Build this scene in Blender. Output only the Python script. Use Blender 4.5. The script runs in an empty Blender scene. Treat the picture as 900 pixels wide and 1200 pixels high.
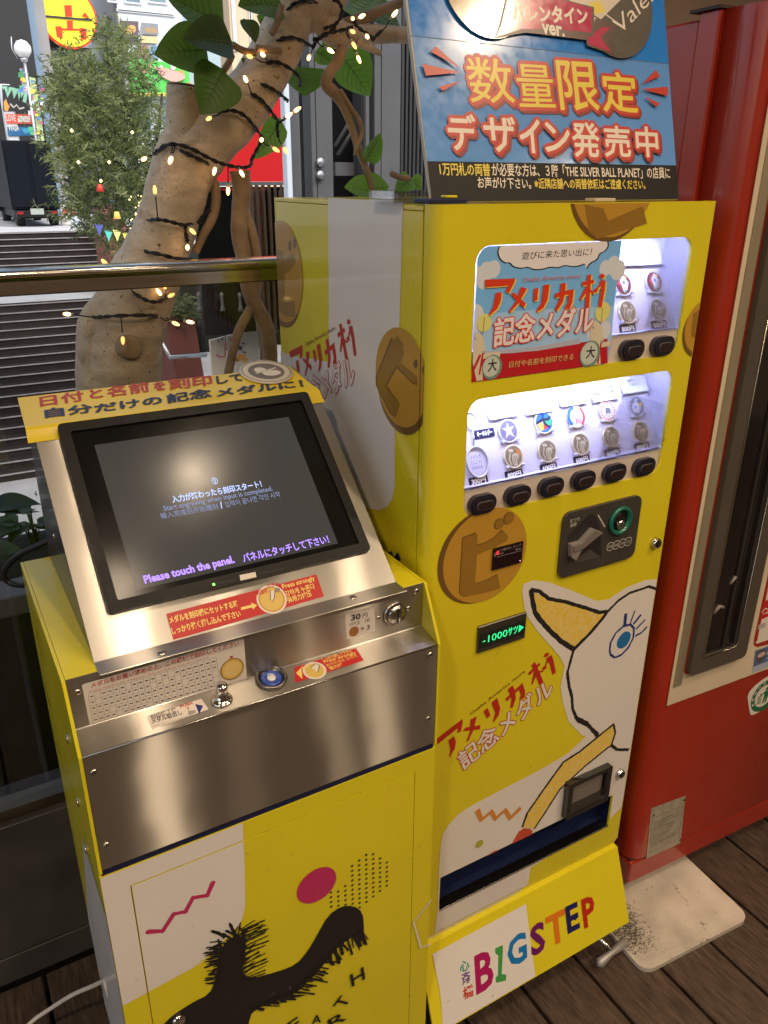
import bpy, bmesh, math, random
from mathutils import Vector, Matrix
from mathutils.geometry import tessellate_polygon
random.seed(7)
scene = bpy.context.scene
COL = scene.collection
V = Vector
R = math.radians

# ------------------------------------------------------------------ camera, sky, sun, exposure
CAM = V((-0.568, -0.86, 1.565))
FPX = 931.44                       # focal length in pixels of the 900 x 1200 photograph
ya, pi_, ro = R(-30.0224), R(67.2310), R(0.2856)
ROT = (Matrix.Rotation(ya, 3, 'Z') @ Matrix.Rotation(pi_, 3, 'X') @ Matrix.Rotation(ro, 3, 'Z'))
cam = bpy.data.cameras.new('camera')
cam.sensor_fit = 'VERTICAL'; cam.sensor_height = 36.0; cam.lens = FPX / 1200 * 36.0
cam.clip_start = 0.02; cam.clip_end = 400
co = bpy.data.objects.new('camera', cam); COL.objects.link(co)
co.matrix_world = Matrix.Translation(CAM) @ ROT.to_4x4()
scene.camera = co

SUN_EL, SUN_AZ = 52, -62
w = bpy.data.worlds.new('World'); scene.world = w; w.use_nodes = True
nt = w.node_tree
bg = nt.nodes['Background']
sky = nt.nodes.new('ShaderNodeTexSky'); sky.sky_type = 'NISHITA'; sky.sun_disc = False
sky.sun_elevation = R(SUN_EL); sky.sun_rotation = R(SUN_AZ - 90); sky.dust_density = 4.0; sky.air_density = 1.2
nt.links.new(sky.outputs[0], bg.inputs[0]); bg.inputs[1].default_value = 0.13
sl = bpy.data.lights.new('sun', 'SUN'); sl.energy = 2.1; sl.angle = R(25); sl.color = (1, .97, .93)
so = bpy.data.objects.new('sun', sl); COL.objects.link(so)
so.rotation_euler = V((math.cos(R(SUN_AZ)) * math.cos(R(SUN_EL)), math.sin(R(SUN_AZ)) * math.cos(R(SUN_EL)), math.sin(R(SUN_EL)))).to_track_quat('Z', 'Y').to_euler()
scene.view_settings.view_transform = 'Standard'; scene.view_settings.look = 'None'
scene.view_settings.gamma = 1; scene.view_settings.exposure = 0.88
scene.cycles.use_denoising = True
scene.cycles.max_bounces = 8; scene.cycles.transparent_max_bounces = 12
scene.cycles.sample_clamp_indirect = 6
scene.cycles.caustics_reflective = False; scene.cycles.caustics_refractive = False
LAMP_W = 6.0                       # watts of one ceiling downlight
LAMPS = [(.16, -.27, .26), (1.24, -.99, 1.25), (-.16, -.62, .22), (-.05, -1.75, 1.75), (1.0, -1.75, 1.4), (-1.35, -1.1, 1.9), (2.3, -1.9), (-.9, -2.8), (1.1, -3.0)]  # closing entries are unseen lamps added as fill; reflections gave the others
CEIL = 2.8

# ------------------------------------------------------------------ helpers
def ray(u, v):
    return ROT @ V(((u - 450) / FPX, (600 - v) / FPX, -1.0))
def on(u, v, ax, val):             # the point of the plane (axis = val) seen at a photo pixel
    d = ray(u, v); return CAM + d * ((val - CAM[ax]) / d[ax])
def W(u, v, Y): return on(u, v, 1, Y)
def Z(x0, y0, s, pts): return [(x0 + x * s, y0 + y * s) for x, y in pts]

MATS = {}
def mat(name, col, rough=.5, metal=0.0, var=0.0, vscale=8.0, bump=0.0, bscale=60.0, coat=0.0, spec=.5,
        stretch=None, rvar=0.0, emit=None, es=0.0, col2=None, aniso=0.0, arot=0.0):
    if name in MATS: return MATS[name]
    m = bpy.data.materials.new(name); m.use_nodes = True
    t = m.node_tree; b = t.nodes['Principled BSDF']; L = t.links
    b.inputs['Base Color'].default_value = (*col, 1); b.inputs['Roughness'].default_value = rough
    b.inputs['Metallic'].default_value = metal; b.inputs['Coat Weight'].default_value = coat
    b.inputs['Coat Roughness'].default_value = .06
    b.inputs['Specular IOR Level'].default_value = spec
    if emit: b.inputs['Emission Color'].default_value = (*emit, 1); b.inputs['Emission Strength'].default_value = es
    if var or bump or rvar:
        tc = t.nodes.new('ShaderNodeTexCoord'); mp = t.nodes.new('ShaderNodeMapping')
        L.new(tc.outputs['Object'], mp.inputs[0])
        if stretch: mp.inputs['Scale'].default_value = stretch
    if var:
        n = t.nodes.new('ShaderNodeTexNoise'); n.inputs['Scale'].default_value = vscale; n.inputs['Detail'].default_value = 6
        L.new(mp.outputs[0], n.inputs[0])
        r = t.nodes.new('ShaderNodeValToRGB'); L.new(n.outputs['Fac'], r.inputs[0])
        c2 = col2 or tuple(c * (1 - var) for c in col)
        r.color_ramp.elements[0].position = .3; r.color_ramp.elements[1].position = .7
        r.color_ramp.elements[0].color = (*c2, 1); r.color_ramp.elements[1].color = (*[min(1, c * (1 + var * .4)) for c in col], 1)
        L.new(r.outputs[0], b.inputs['Base Color'])
    if rvar:
        n2 = t.nodes.new('ShaderNodeTexNoise'); n2.inputs['Scale'].default_value = vscale * 2; n2.inputs['Detail'].default_value = 5
        L.new(mp.outputs[0], n2.inputs[0])
        mr = t.nodes.new('ShaderNodeMapRange'); mr.inputs[3].default_value = max(.02, rough - rvar); mr.inputs[4].default_value = rough + rvar
        mr.inputs[1].default_value = .3; mr.inputs[2].default_value = .7
        L.new(n2.outputs['Fac'], mr.inputs[0]); L.new(mr.outputs[0], b.inputs['Roughness'])
    if bump:
        n3 = t.nodes.new('ShaderNodeTexNoise'); n3.inputs['Scale'].default_value = bscale; n3.inputs['Detail'].default_value = 5
        L.new(mp.outputs[0], n3.inputs[0])
        bp = t.nodes.new('ShaderNodeBump'); bp.inputs['Strength'].default_value = bump; bp.inputs['Distance'].default_value = .01
        L.new(n3.outputs['Fac'], bp.inputs['Height']); L.new(bp.outputs[0], b.inputs['Normal'])
    if aniso:
        tg = t.nodes.new('ShaderNodeTangent'); tg.direction_type = 'UV_MAP'; tg.uv_map = 'uv'
        L.new(tg.outputs[0], b.inputs['Tangent']); b.inputs['Anisotropic'].default_value = aniso; b.inputs['Anisotropic Rotation'].default_value = arot
    MATS[name] = m
    return m
def leafy(name, col, rough=.4, trans=.35, var=.25, vscale=9):   # a leaf: gloss on top, light coming through
    if name in MATS: return MATS[name]
    m = mat(name, col, rough, var=var, vscale=vscale, bump=.08, bscale=90); t = m.node_tree
    o = t.nodes['Material Output']; b = t.nodes['Principled BSDF']
    tr = t.nodes.new('ShaderNodeBsdfTranslucent'); tr.inputs[0].default_value = (min(1, col[0] * 2.2), min(1, col[1] * 2.2), col[2] * 1.2, 1)
    mx = t.nodes.new('ShaderNodeMixShader'); mx.inputs[0].default_value = trans
    t.links.new(b.outputs[0], mx.inputs[1]); t.links.new(tr.outputs[0], mx.inputs[2]); t.links.new(mx.outputs[0], o.inputs[0])
    return m
def glass(name, tint=(1, 1, 1), refl=.06, rough=.0):
    m = bpy.data.materials.new(name); m.use_nodes = True; t = m.node_tree; t.nodes.clear()
    o = t.nodes.new('ShaderNodeOutputMaterial'); mx = t.nodes.new('ShaderNodeMixShader')
    tr = t.nodes.new('ShaderNodeBsdfTransparent'); tr.inputs[0].default_value = (*tint, 1)
    gl = t.nodes.new('ShaderNodeBsdfGlossy'); gl.inputs['Roughness'].default_value = rough
    lw = t.nodes.new('ShaderNodeLayerWeight'); lw.inputs[0].default_value = .25
    mr = t.nodes.new('ShaderNodeMapRange'); mr.inputs[3].default_value = refl; mr.inputs[4].default_value = .7
    t.links.new(lw.outputs['Fresnel'], mr.inputs[0]); t.links.new(mr.outputs[0], mx.inputs[0])
    t.links.new(tr.outputs[0], mx.inputs[1]); t.links.new(gl.outputs[0], mx.inputs[2]); t.links.new(mx.outputs[0], o.inputs[0])
    return m
def glow(name, col, s):
    m = bpy.data.materials.new(name); m.use_nodes = True; t = m.node_tree; t.nodes.clear()
    o = t.nodes.new('ShaderNodeOutputMaterial'); e = t.nodes.new('ShaderNodeEmission')
    e.inputs[0].default_value = (*col, 1); e.inputs[1].default_value = s
    t.links.new(e.outputs[0], o.inputs[0]); return m
def lin(r, g, b):
    f = lambda c: (c / 255 / 12.92) if c / 255 <= .04045 else ((c / 255 + .055) / 1.055) ** 2.4
    return (f(r), f(g), f(b))

class MB:                          # collects shapes, links them as ONE mesh object
    def __init__(s, M=None): s.v = []; s.f = []; s.m = []; s.sm = []; s.mats = []; s.M = M
    def mi(s, m):
        if m not in s.mats: s.mats.append(m)
        return s.mats.index(m)
    def add(s, vs, fs, m, smooth=False):
        k = len(s.v); i = s.mi(m)
        s.v += [V(p) for p in vs]
        for f in fs: s.f.append([k + j for j in f]); s.m.append(i); s.sm.append(smooth)
    def box(s, a, b, m, bev=0.0, seg=2):
        a, b = V(a), V(b); lo = V([min(a[i], b[i]) for i in range(3)]); hi = V([max(a[i], b[i]) for i in range(3)])
        bm = bmesh.new(); bmesh.ops.create_cube(bm, size=1)
        for v in bm.verts: v.co = V([(lo[i] + hi[i]) / 2 + v.co[i] * (hi[i] - lo[i]) for i in range(3)])
        if bev: bmesh.ops.bevel(bm, geom=bm.edges[:], offset=bev, segments=seg, profile=.5, affect='EDGES')
        bm.verts.index_update()
        s.add([v.co.copy() for v in bm.verts], [[v.index for v in f.verts] for f in bm.faces], m, bool(bev) and seg > 2); bm.free()
    def tube(s, pts, r, m, n=8, cap=True):
        pts = [V(p) for p in pts]; rs = r if isinstance(r, (list, tuple)) else [r] * len(pts)
        vs = []; fs = []; prev = None
        for i, p in enumerate(pts):
            d = (pts[min(i + 1, len(pts) - 1)] - pts[max(i - 1, 0)]).normalized()
            if prev is None: x = d.orthogonal().normalized()
            else: x = (prev - d * prev.dot(d)).normalized()
            prev = x; y = d.cross(x)
            for k in range(n):
                a = 2 * math.pi * k / n; vs.append(p + (x * math.cos(a) + y * math.sin(a)) * rs[i])
        for i in range(len(pts) - 1):
            for k in range(n): fs.append([i * n + k, i * n + (k + 1) % n, (i + 1) * n + (k + 1) % n, (i + 1) * n + k])
        if cap: fs += [list(range(n))[::-1], [(len(pts) - 1) * n + k for k in range(n)]]
        s.add(vs, fs, m, True)
    def lathe(s, o, ax, prof, m, n=24, smooth=True):   # prof: (radius, height along ax)
        o = V(o); ax = V(ax).normalized(); x = ax.orthogonal().normalized(); y = ax.cross(x); vs = []; fs = []
        for r, h in prof:
            for k in range(n):
                a = 2 * math.pi * k / n; vs.append(o + ax * h + (x * math.cos(a) + y * math.sin(a)) * r)
        for i in range(len(prof) - 1):
            for k in range(n): fs.append([i * n + k, i * n + (k + 1) % n, (i + 1) * n + (k + 1) % n, (i + 1) * n + k])
        fs += [list(range(n))[::-1], [(len(prof) - 1) * n + k for k in range(n)]]
        s.add(vs, fs, m, smooth)
    def prism(s, S, pts, h0, h1, m, holes=(), mside=None, back=True):  # polygon of surface S, extruded along its normal
        loops = [[V((p[0], p[1], 0)) for p in pts]] + [[V((p[0], p[1], 0)) for p in h] for h in holes]
        flat = [p for l in loops for p in l]
        tris = tessellate_polygon(loops)
        s.add([S.at(p.x, p.y, h1) for p in flat], [list(t) for t in tris], m)
        if back: s.add([S.at(p.x, p.y, h0) for p in flat], [list(t) for t in tris], m)
        for l in loops:
            n = len(l)
            s.add([S.at(p.x, p.y, h) for h in (h0, h1) for p in l], [[i, (i + 1) % n, n + (i + 1) % n, n + i] for i in range(n)], mside or m)
    def profile(s, pts, ax, a, b, m, smooth=False):    # closed profile in the two other axes, swept along axis ax from a to b
        o = [i for i in range(3) if i != ax]; n = len(pts); vs = []
        for t in (a, b):
            for p in pts:
                q = [0, 0, 0]; q[ax] = t; q[o[0]] = p[0]; q[o[1]] = p[1]; vs.append(V(q))
        tris = tessellate_polygon([[V((p[0], p[1], 0)) for p in pts]])
        s.add(vs, [[i, (i + 1) % n, n + (i + 1) % n, n + i] for i in range(n)], m, smooth)
        s.add(vs, [list(t) for t in tris] + [[n + i for i in t] for t in tris], m)
    def build(s, name, parent=None, base=None, bevel=0.0, fix=True):
        me = bpy.data.meshes.new(name)
        M = s.M or Matrix.Identity(4)
        root = parent
        while root is not None and root.parent is not None: root = root.parent
        b = V(root.location) if root is not None else (V(base) if base is not None else V((0, 0, 0)))
        me.from_pydata([tuple((M @ v) - b) for v in s.v], [], s.f)
        for m in s.mats: me.materials.append(m)
        me.polygons.foreach_set('material_index', s.m); me.polygons.foreach_set('use_smooth', s.sm)
        if fix:
            bm = bmesh.new(); bm.from_mesh(me); bmesh.ops.recalc_face_normals(bm, faces=bm.faces); bm.to_mesh(me); bm.free()
        uv = me.uv_layers.new(name='uv'); co_ = [v.co for v in me.vertices]
        for lp in me.loops: p = co_[lp.vertex_index]; uv.data[lp.index].uv = (p.x, p.y + p.z)
        me.update()
        o = bpy.data.objects.new(name, me); COL.objects.link(o)
        if parent is not None: o.parent = parent
        else: o.location = b
        if bevel:
            md = o.modifiers.new('edge', 'BEVEL'); md.width = bevel; md.segments = 2; md.limit_method = 'ANGLE'; md.angle_limit = R(50)
        return o
def tag(o, label=None, cat=None, group=None, kind=None):
    for k, v in (('label', label), ('category', cat), ('group', group), ('kind', kind)):
        if v: o[k] = v
    return o
def thing(name, label, cat, loc, group=None, kind=None):
    o = bpy.data.objects.new(name, None); COL.objects.link(o); o.location = loc; o.empty_display_size = .1
    return tag(o, label, cat, group, kind)

class Surf:                        # a flat face of the world: origin, two in-plane unit axes, outward normal
    def __init__(s, o, ux, uy): s.o = V(o); s.ux = V(ux).normalized(); s.uy = V(uy).normalized(); s.n = s.ux.cross(s.uy).normalized()
    def at(s, a, b, h=0.0): return s.o + s.ux * a + s.uy * b + s.n * h
    def px(s, u, v):
        d = ray(u, v); P = CAM + d * ((s.o - CAM).dot(s.n) / d.dot(s.n)); q = P - s.o
        return (q.dot(s.ux), q.dot(s.uy))
    def pl(s, pts): return [s.px(*p) for p in pts]

_tc = {}
def glyphs(body, off):
    k = (body, round(off, 4))
    if k not in _tc:
        cu = bpy.data.curves.new('t', 'FONT'); cu.body = body; cu.offset = off; cu.resolution_u = 2
        o = bpy.data.objects.new('t', cu); COL.objects.link(o)
        dg = bpy.context.evaluated_depsgraph_get(); me = bpy.data.meshes.new_from_object(o.evaluated_get(dg))
        vs = [(v.co.x, v.co.y) for v in me.vertices]; fs = [list(p.vertices) for p in me.polygons]
        bpy.data.objects.remove(o); bpy.data.curves.remove(cu); bpy.data.meshes.remove(me)
        _tc[k] = (vs, fs)
    return _tc[k]
def inset(poly, x0, x1, y0, y1):   # clip a polygon to a rectangle
    for ax, val, sg in ((0, x0, 1), (0, x1, -1), (1, y0, 1), (1, y1, -1)):
        out = []
        for i, p in enumerate(poly):
            q = poly[(i + 1) % len(poly)]; a = (p[ax] - val) * sg; b = (q[ax] - val) * sg
            if a >= 0: out.append(p)
            if a * b < 0:
                t = a / (a - b); out.append((p[0] + (q[0] - p[0]) * t, p[1] + (q[1] - p[1]) * t))
        poly = out
        if len(poly) < 3: return []
    return poly
def circ(c, r, n=40, ry=None, rot=0.0):
    ry = ry or r; ca, sa = math.cos(rot), math.sin(rot)
    return [(c[0] + r * math.cos(t) * ca - ry * math.sin(t) * sa, c[1] + r * math.cos(t) * sa + ry * math.sin(t) * ca) for t in [2 * math.pi * i / n for i in range(n)]]
def rrect(x0, y0, x1, y1, r, n=6):
    out = []
    for cx, cy, a0 in ((x1 - r, y1 - r, 0), (x0 + r, y1 - r, 90), (x0 + r, y0 + r, 180), (x1 - r, y0 + r, 270)):
        for i in range(n + 1):
            a = R(a0 + 90 * i / n); out.append((cx + r * math.cos(a), cy + r * math.sin(a)))
    return out
def smoothed(pts, k=2, closed=True):
    for _ in range(k):
        out = []; n = len(pts)
        for i in range(n if closed else n - 1):
            p, q = pts[i], pts[(i + 1) % n]
            out += [tuple(p[j] * .75 + q[j] * .25 for j in range(len(p))), tuple(p[j] * .25 + q[j] * .75 for j in range(len(p)))]
        if not closed: out = [pts[0]] + out + [pts[-1]]
        pts = out
    return pts

class Art:                         # printed film, stickers and lettering on a surface: one thin sheet per print
    STEP = 0.00004
    def __init__(s, S, h=.0006, zoom=None): s.S = S; s.h = h; s.mb = MB(); s.z = zoom; s.clip = None
    def L(s, pts):
        if s.z: pts = Z(*s.z, pts)
        return s.S.pl(pts)
    def up(s): s.h += s.STEP
    def loc(s, poly, m, up=True):      # polygon in local metres
        if s.clip: poly = inset(poly, *s.clip)
        if len(poly) < 3: return
        if up: s.up()
        else: s.h += 6e-6
        tr = tessellate_polygon([[V((p[0], p[1], 0)) for p in poly]])
        s.mb.add([s.S.at(p[0], p[1], s.h) for p in poly], [list(t) for t in tr], m)
    def out(s, poly, rect, m):         # the part of a polygon outside a rectangle x0, x1, y0, y1
        x0, x1, y0, y1 = rect; c0 = s.clip; B = 9
        s.up()
        for c in ((-B, B, y1, B), (-B, B, -B, y0), (-B, x0, y0, y1), (x1, B, y0, y1)):
            q = inset(poly, *c)
            if c0: q = inset(q, *c0) if len(q) > 2 else q
            if len(q) > 2: s.clip = None; s.loc(q, m, up=False)
        s.clip = c0
    def poly(s, pts, m, smooth=0): 
        q = s.L(pts)
        if smooth: q = smoothed(q, smooth)
        s.loc(q, m)
    def circle(s, c, e, m, n=36, up=True):  # centre pixel and a pixel on the rim
        c = s.L([c])[0]; e = s.L([e])[0]; r = math.hypot(c[0] - e[0], c[1] - e[1]); s.loc(circ(c, r, n), m, up); return c, r
    def line(s, pts, wd, m, jit=0.0, taper=False, local=False, up=True, closed=False):
        q = list(pts) if local else s.L(pts)
        if closed: q.append(q[0])
        if jit:
            out = []
            for i in range(len(q) - 1):
                a, b = q[i], q[i + 1]; d = math.hypot(a[0] - b[0], a[1] - b[1]); k = max(1, int(d / (wd * .7)))
                out += [(a[0] + (b[0] - a[0]) * t / k, a[1] + (b[1] - a[1]) * t / k) for t in range(k)]
            q = out + [q[-1]]
        lf, rt = [], []
        for i, p in enumerate(q):
            a, b = q[max(i - 1, 0)], q[min(i + 1, len(q) - 1)]
            d = V((b[0] - a[0], b[1] - a[1], 0))
            d = d.normalized() if d.length > 1e-9 else V((1, 0, 0))
            hw = wd / 2 * (1 + random.uniform(-jit, jit)); h2 = wd / 2 * (1 + random.uniform(-jit, jit))
            if taper and i == len(q) - 1: hw *= .15; h2 *= .15
            lf.append((p[0] - d.y * hw, p[1] + d.x * hw)); rt.append((p[0] + d.y * h2, p[1] - d.x * h2))
        if up: s.up()
        else: s.h += 6e-6
        vs = [s.S.at(p[0], p[1], s.h) for p in lf + rt]; n = len(q)
        s.mb.add(vs, [[i, i + 1, n + i + 1, n + i] for i in range(n - 1)], m)
    def fat(s, body, p0, p1, m, r, **k):   # lettering grown outwards by r metres
        n = 10; s.up(); h0 = s.h; step = s.STEP; 
        for i in range(n):
            a = 2 * math.pi * i / n; dx, dy = r * math.cos(a), r * math.sin(a); o = k.get('sh') or (0, 0)
            kk = dict(k); kk['sh'] = (o[0] + dx, o[1] + dy); kk['up'] = False; s.h = h0 + i * 5e-6
            s.text(body, p0, p1, m, **kk)
        kk = dict(k); kk['up'] = False; s.h = h0 + n * 5e-6; s.text(body, p0, p1, m, **kk)
    def text(s, body, p0, p1, m, h=None, p2=None, bold=0.0, local=False, up=True, sh=None):
        if local: a, b = p0, p1
        else: a, b = s.L([p0, p1])
        bx, by = glyphs(body, 0.0)[0], None
        x0 = min(p[0] for p in bx); x1 = max(p[0] for p in bx); y0 = min(p[1] for p in bx); y1 = max(p[1] for p in bx)
        U = V((b[0] - a[0], b[1] - a[1], 0))
        if p2 is not None:
            c = s.L([p2])[0] if not local else p2; Wv = V((c[0] - a[0], c[1] - a[1], 0))
        else: Wv = V((-U.y, U.x, 0)).normalized() * h
        vs, fs = glyphs(body, bold)
        if up: s.up()
        out = []
        for x, y in vs:
            q = U * ((x - x0) / (x1 - x0)) + Wv * ((y - y0) / (y1 - y0)); out.append(s.S.at(a[0] + q.x + (sh[0] if sh else 0), a[1] + q.y + (sh[1] if sh else 0), s.h))
        s.mb.add(out, fs, m)
    def build(s, name, parent, **k): return s.mb.build(name, parent, fix=False, **k)

# ------------------------------------------------------------------ materials
def M_yellow(name='yellow_paint', rough=.3): return mat(name, (.66, .565, .015), rough, var=.06, vscale=5, rvar=.06, coat=.35, bump=.015, bscale=220)
YEL = M_yellow()
WHT = mat('white_film', (.70, .66, .62), .33, var=.035, vscale=9, coat=.3, rvar=.05)
STEEL = mat('brushed_steel', (.43, .41, .375), .32, 1.0, var=.02, vscale=3.0, stretch=(.2, 220, 220), rvar=.012, aniso=.8, arot=.25)
def brushed(m, wgt=.35, an=.88, rough=.26):   # fine horizontal brushing: lamps smear into upright streaks
    t = m.node_tree; o = t.nodes['Material Output']; b = t.nodes['Principled BSDF']
    g = t.nodes.new('ShaderNodeBsdfAnisotropic'); g.inputs['Color'].default_value = (.62, .58, .52, 1); g.inputs['Roughness'].default_value = rough; g.inputs['Anisotropy'].default_value = an
    tg = t.nodes.new('ShaderNodeTangent'); tg.direction_type = 'UV_MAP'; tg.uv_map = 'uv'; t.links.new(tg.outputs[0], g.inputs['Tangent'])
    n = t.nodes.new('ShaderNodeTexNoise'); n.inputs['Scale'].default_value = 5; tc = t.nodes.new('ShaderNodeTexCoord'); t.links.new(tc.outputs['Object'], n.inputs[0])
    bp = t.nodes.new('ShaderNodeBump'); bp.inputs['Strength'].default_value = .10; bp.inputs['Distance'].default_value = .02; t.links.new(n.outputs['Fac'], bp.inputs['Height']); t.links.new(bp.outputs[0], g.inputs['Normal'])
    mx = t.nodes.new('ShaderNodeMixShader'); mx.inputs[0].default_value = wgt
    t.links.new(b.outputs[0], mx.inputs[1]); t.links.new(g.outputs[0], mx.inputs[2]); t.links.new(mx.outputs[0], o.inputs[0])
brushed(STEEL)
STEELD = mat('steel_fitting', (.5, .48, .45), .22, 1.0, var=.15, vscale=60)
CHROME = mat('chrome', (.7, .68, .65), .12, 1.0)
BLKP = mat('black_plastic', (.010, .010, .010), .42, spec=.22, rvar=.1, vscale=30)
BLK = mat('black_print', (.012, .011, .010), .45)
NAVY = mat('navy_paint', (.006, .01, .05), .45)
GREYP = mat('charcoal_plastic', (.045, .04, .036), .42, var=.15, vscale=40)
LGREY = mat('taupe_plastic', (.22, .19, .17), .4, var=.1, vscale=40)
REDP = mat('red_print', (.55, .02, .012), .4)
GOLD = mat('tan_print', (.46, .25, .03), .36, coat=.3)
GOLDD = mat('dark_tan_print', (.27, .145, .02), .36, coat=.3)
GOLDR = mat('brown_print', (.15, .075, .018), .36, coat=.3)
REDM = mat('red_enamel', (.34, .022, .008), .32, var=.12, vscale=4, coat=.5, rvar=.06)
CREAM = mat('cream_enamel', (.62, .52, .38), .4, var=.06, vscale=12, coat=.2)
SCREW = mat('screw_steel', (.55, .5, .42), .25, 1.0)
CAN = mat('lamp_trim_white', (.7, .68, .64), .5)

# ------------------------------------------------------------------ ground, deck, plaza, stairs, street
mb = MB()
wood = mat('deck_wood', (.078, .050, .034), .5, var=.55, vscale=14, bump=.25, bscale=30, stretch=(9, 1.2, 1), rvar=.14)
gapx = .555 - .1445 * 24
for i in range(48):
    x0 = gapx + .1445 * i
    mb.box((x0 + .004, -4.0, -.03), (x0 + .1405, .52, 0.0), wood, .003, 1)
mb.box((-3.3, -4.0, -.2), (3.8, .52, -.05), mat('deck_joist', (.008, .007, .006), .8))
tag(mb.build('deck'), kind='structure')

plaza_m = mat('plaza_paving', (.33, .32, .32), .75, var=.18, vscale=1.3, bump=.15, bscale=20)
mb = MB(); mb.box((-60, 1.4, -4.3), (60, 15.6, -4.0), plaza_m); tag(mb.build('plaza_paving'), kind='structure')
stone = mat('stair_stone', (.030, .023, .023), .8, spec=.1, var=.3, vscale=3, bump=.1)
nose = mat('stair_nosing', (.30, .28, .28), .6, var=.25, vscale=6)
SX1 = W(112, 270, 26).x
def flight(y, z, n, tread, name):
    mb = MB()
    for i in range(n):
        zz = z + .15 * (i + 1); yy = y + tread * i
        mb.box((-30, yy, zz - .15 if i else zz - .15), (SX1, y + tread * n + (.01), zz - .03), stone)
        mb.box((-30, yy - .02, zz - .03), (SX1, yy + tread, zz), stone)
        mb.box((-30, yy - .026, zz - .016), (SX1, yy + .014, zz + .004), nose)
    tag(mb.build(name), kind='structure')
    return y + tread * n, z + .15 * n
yb, zb = flight(15.6, -4.0, 18, .30, 'lower_stairs')
mb = MB(); mb.box((-30, yb + .01, zb - .4), (SX1, yb + 2.3, zb + .005), mat('landing_paving', (.42, .42, .43), .7, var=.12, vscale=2)); tag(mb.build('landing_paving'), kind='structure')
yt, zt = flight(yb + 2.3, zb, 9, .30, 'upper_stairs')
street_m = mat('street_paving', (.45, .45, .46), .7, var=.12, vscale=.6)
mb = MB(); mb.box((-90, yt + .01, zt - .5), (90, 160, zt + .01), street_m); tag(mb.build('street'), kind='structure')
mb = MB(); mb.box((SX1 + .01, 15.6, -4.3), (60, yt, -4.003), plaza_m); tag(mb.build('lower_plaza_paving'), kind='structure')

# ------------------------------------------------------------------ the room we stand in: ceiling, walls, downlights
mb = MB()
mb.box((-4, -4.2, CEIL), (4.2, 1.0, CEIL + .3), mat('ceiling_paint', (.36, .3, .25), .8, var=.1, vscale=2))
tag(mb.build('ceiling'), kind='structure')
wallm = mat('beige_wall', (.56, .47, .36), .75, var=.1, vscale=3, bump=.12, bscale=90)
mb = MB(); mb.box((.70, .83, 0), (4.2, .98, CEIL - .004), wallm); 
tag(mb.build('beige_wall', base=(2.3, .9, 0)), 'beige plaster wall behind the tall red vending machine', 'wall')
mb = MB(); mb.box((-4, -4.2, 0), (4.2, -4.0, CEIL - .004), mat('corridor_wall', (.16, .12, .09), .7, var=.2, vscale=2))
tag(mb.build('corridor_wall', base=(0, -4.1, 0)), 'brown corridor wall facing the row of machines', 'wall')
mb = MB(); mb.box((4.204, -4.2, 0), (4.35, 1.0, CEIL - .004), wallm)
tag(mb.build('side_wall', base=(4.3, -1.6, 0)), 'beige end wall closing the wooden deck', 'wall')
lens = glow('lamp_lens', (1, .72, .42), 6)
for i, (x, y, *pw) in enumerate(LAMPS):
    t = thing('ceiling_downlight', 'round warm white downlight set in the ceiling over the deck, some added as fill light', 'ceiling light', (x, y, CEIL), 'warm downlights in the ceiling')
    b = MB(); b.lathe((x, y, CEIL + .002), (0, 0, -1), [(.10, 0), (.10, .012), (.085, .014), (.08, .002)], CAN, 24); b.build('trim_ring', t)
    ld = bpy.data.lights.new('downlight', 'AREA'); ld.shape = 'DISK'; ld.size = .15; ld.energy = LAMP_W * (pw[0] if pw else 1.15); ld.color = (1, .77, .53)
    ld.spread = R(150)
    lo = bpy.data.objects.new('lamp', ld); COL.objects.link(lo); lo.parent = t; lo.location = (0, 0, -.016)

# ------------------------------------------------------------------ stone base, glass railing
tile = mat('slate_tile', (.062, .054, .046), .6, var=.35, vscale=9, bump=.5, bscale=14, rvar=.1)
mb = MB()
xs = [-4.0, -3.2, -2.4, -1.6, -.8, 0.0, .497]
for a, b in zip(xs, xs[1:]):
    mb.box((a + .002, .532, 0), (b - .002, .66, .07), tile, .002, 1)
    mb.box((a + .002, .532, .073), (b - .002, .66, .40), tile, .002, 1)
mb.box((-4, .54, 0), (.497, .65, .395), mat('tile_grout', (.02, .018, .016), .9))
tag(mb.build('stone_base_wall', base=(-1.7, .6, 0)), 'low dark slate tiled wall under the glass railing', 'wall')
RAILZ = 1.4305
t = thing('glass_railing', 'clear glass balustrade with a flat metal top rail above slate wall', 'railing', (-1.7, .57, .4))
railm = mat('rail_bronze', (.66, .63, .57), .17, 1.0, var=.15, vscale=4, stretch=(1, 20, 20), rvar=.08)
b = MB(); b.box((-4, .540, RAILZ - .018), (.6, .598, RAILZ), railm, .0085, 5); b.box((-4, .548, RAILZ - .040), (.6, .590, RAILZ - .0165), railm, .002, 1); b.build('top_rail', t)
b = MB(); b.box((-4, .548, .401), (.6, .592, .425), mat('glass_channel', (.2, .16, .11), .4, 1.0, var=.2)); b.build('bottom_channel', t)
b = MB(); b.box((-4, .563, .41), (.6, .575, RAILZ - .038), glass('balustrade_glass', (.86, .87, .86), .035)); b.build('glass_pane', t)

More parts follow.
